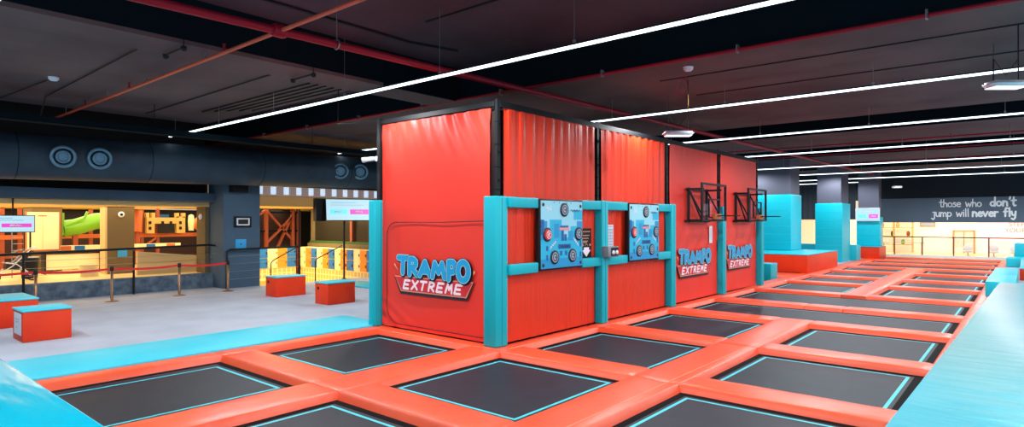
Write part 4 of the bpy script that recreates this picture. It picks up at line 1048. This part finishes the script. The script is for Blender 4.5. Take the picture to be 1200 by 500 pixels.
MB().box(-24.6, -15.5, 15.2, 15.28, 1.3, 2.755).build('pane', 'olive', r)
for x in (-24.55, -21.6, -20.2, -18.6, -17.2): MB().box(x, x+.16, 15.08, 15.2, 1.3, 2.755).build('mullion', 'brown' if x < -22 else 'rust', r)
MB().box(-24.6, -15.5, 15.05, 15.2, 1.24, 1.34).build('green_sill', 'green_strip', r); MB().box(-24.6, -15.5, 14.95, 15.2, 1.1, 1.24).build('sill_panel', 'brown', r)

# lockers
LOCK_LAB = {}
def locker(origin, ang, label, group):
    """local: x along the row (1.29 wide), y = into the wall, faces -y, z up 1.57"""
    r = thing('locker_unit', label, 'locker', (0, 0, 0), group)
    MB().box(0, 1.29, .03, .4, 0, 1.57).build('carcass', 'locker_cream', r)
    for i in range(3):
        for j in range(2):
            m = ['locker_cream', 'locker_orange', 'locker_blue'][i]
            x0 = .015+i*.43; z0 = .72+j*.43
            d = MB().box(x0, x0+.4, 0, .03, z0, z0+.4).build('door', m, r)
            sub(d, MB().box(x0+.34, x0+.37, -.02, 0, z0+.15, z0+.25), 'handle', 'black')
    mb = MB()
    for i in range(6):
        for j in range(3): mb.add([(.03+i*.21, .028, .06+j*.215), (.195+i*.21, .028, .06+j*.215), (.195+i*.21, .028, .24+j*.215), (.03+i*.21, .028, .24+j*.215)], [(0, 1, 2, 3)])
    mb.build('cubby_grid', 'cubby', r)
    r.location = origin; r.rotation_euler = (0, 0, ang)
    return r
for k in range(6):
    locker((-24.45+k*1.31, 14.5, -.5), 0, 'cream, orange and blue locker unit below the glass front, %s from the corner' % ORD[k], 'lockers on the wall below the glass front')
for k in range(3):
    locker((-24.55, 10.4+k*1.31+.05, -.5), PI/2, 'cream, orange and blue locker unit, %s from the blue-grey column' % ORD[k], 'lockers beside the blue-grey column')
solo('lobby_bench', MB().rbox(-23.6, -22.9, 10.6, 13.8, -.5, -.12, .03), 'yellow', 'low yellow bench along the lockers', 'bench', at=(-23.2, 12, -.5))

# ------------------------------------------------------------------ stanchions
SP = [(-19.34, 4.05), (-19.18, 5.7), (-19.2, 7.45), (-19.2, 8.89)]
for i, (x, y) in enumerate(SP):
    r = thing('stanchion', ['bronze stanchion post nearest the left edge', 'bronze stanchion post second from the left', 'bronze stanchion post third from the left', 'bronze stanchion post at the blue-grey column'][i], 'stanchion', (x, y, 0), 'bronze queue stanchions')
    MB().lathe((x, y, 0), (0, 0, 1), [(.17, 0), (.17, .015), (.1, .03), (.04, .04)], 24).build('base', 'brass', r)
    MB().lathe((x, y, .03), (0, 0, 1), [(.035, 0), (.035, .86), (.0, .86)], 16).build('post', 'brass', r)
    MB().lathe((x, y, .84), (0, 0, 1), [(.045, 0), (.045, .1), (.03, .12), (0, .12)], 16).build('belt_head', 'black', r)
P = [(-19.4, .5)]+SP
for i in range(4):
    (a, b), (c, d) = P[i], P[i+1]
    L_ = [(a+(c-a)*t, b+.05+(d-b-.1)*t, .89-.04*math.sin(PI*t)) for t in [k/12 for k in range(13)]]
    mb = MB(); mb.add([(x, y, z-.03) for x, y, z in L_]+[(x, y, z+.03) for x, y, z in L_], [(k, k+1, 14+k, 13+k) for k in range(12)])
    solo('queue_belt', mb, 'belt', ['red queue belt running out of the left edge', 'red queue belt between the first and second bronze posts', 'red queue belt between the second and third bronze posts', 'red queue belt ending at the post by the column'][i], 'belt', 'red queue belts', at=L_[0])

# ------------------------------------------------------------------ red jump boxes with teal lids
def jbox(x0, x1, y0, y1, h, label, sheet=False, hole=True):
    r = thing('jump_box', label, 'box', ((x0+x1)/2, (y0+y1)/2, 0), 'red jump boxes with teal lids')
    MB().rbox(x0, x1, y0, y1, .002, h-.035, .012).build('body', 'red_box', r)
    MB().rbox(x0-.015, x1+.015, y0-.015, y1+.015, h-.035, h, .012).build('lid', 'teal_mat', r)
    if sheet:
        s = MB().box(x0+.12, x1-.1, y0-.006, y0-.001, .12, h-.07).build('paper_sheet', 'white', r)
        pl = Plane((x0+.12, y0-.008, .12), (1, 0, 0), (0, 0, 1)); mb = MB(); w = x1-x0-.22
        strokes(mb, pl, [[(w*.2, .28), (w*.8, .28)], [(w*.25, .23), (w*.7, .23)]], .015, .001, 5); sub(s, mb, 'lettering', 'target_grey')
        mb = MB(); flat_disc(mb, pl, (w*.4, .13), .02, .001); sub(s, mb, 'emblem', 'belt')
    elif hole:
        MB().lathe(((x0+x1)/2-.15, y0-.001, h*.72), (0, -1, 0), [(.045, -.002), (.045, .004), (.02, .006), (0, .006)], 16).build('grip_hole', 'dark', r)
jbox(-14.58, -13.84, 2.71, 3.45, .585, 'red box with teal lid and white paper sheet on its end', True)
jbox(-17.4, -16.0, 2.45, 3.4, .585, 'red box with teal lid cut by the left edge', False, False)
jbox(-17.15, -16.52, 9.05, 9.98, .59, 'red box with teal lid left of the hanging screen pole')
jbox(-14.58, -13.97, 9.08, 9.93, .585, 'red box with teal lid nearest the booth')

# ------------------------------------------------------------------ lights
def area(name, loc, size, size_y, energy, color, rot=(0, 0, 0)):
    l = bpy.data.lights.new(name, 'AREA'); l.shape = 'RECTANGLE'; l.size = size; l.size_y = size_y; l.energy = energy; l.color = color
    o = bpy.data.objects.new(name, l); COL.objects.link(o); o.location = loc; o.rotation_euler = rot; return o
area('lobby_light', (-25.5, 4, 2.66), 7, 9, 620, (1, .8, .5))
area('lobby_light', (-22.9, 13, 2.74), 2, 6, 480, (1, .8, .5))
area('lobby_light', (-27.5, 12, 2.74), 3, 6, 160, (1, .8, .5))
area('shop_light', (-4, 49, 2.85), 14, 5, 600, (1, .93, .82))
l = bpy.data.lights.new('added_warm_spot', 'SPOT'); l.energy = 170; l.color = (1, .62, .2); l.spot_size = math.radians(62); l.spot_blend = 1; l.shadow_soft_size = .08  # added spot with no fixture, imitates a reflected orange glow on the booth side
o = bpy.data.objects.new('added_warm_spot', l); COL.objects.link(o); o.location = (-5.3, 12.3, 4.9)
o.rotation_euler = (Vector((-7.1, 12.6, 3.6))-o.location).to_track_quat('-Z', 'Y').to_euler()
w = bpy.data.worlds.new('world'); scn.world = w; w.use_nodes = True
w.node_tree.nodes['Background'].inputs[0].default_value = (.75, .85, 1, 1); w.node_tree.nodes['Background'].inputs[1].default_value = .85
scn.view_settings.view_transform = 'Standard'; scn.view_settings.look = 'None'
scn.view_settings.exposure = 0; scn.view_settings.gamma = 1
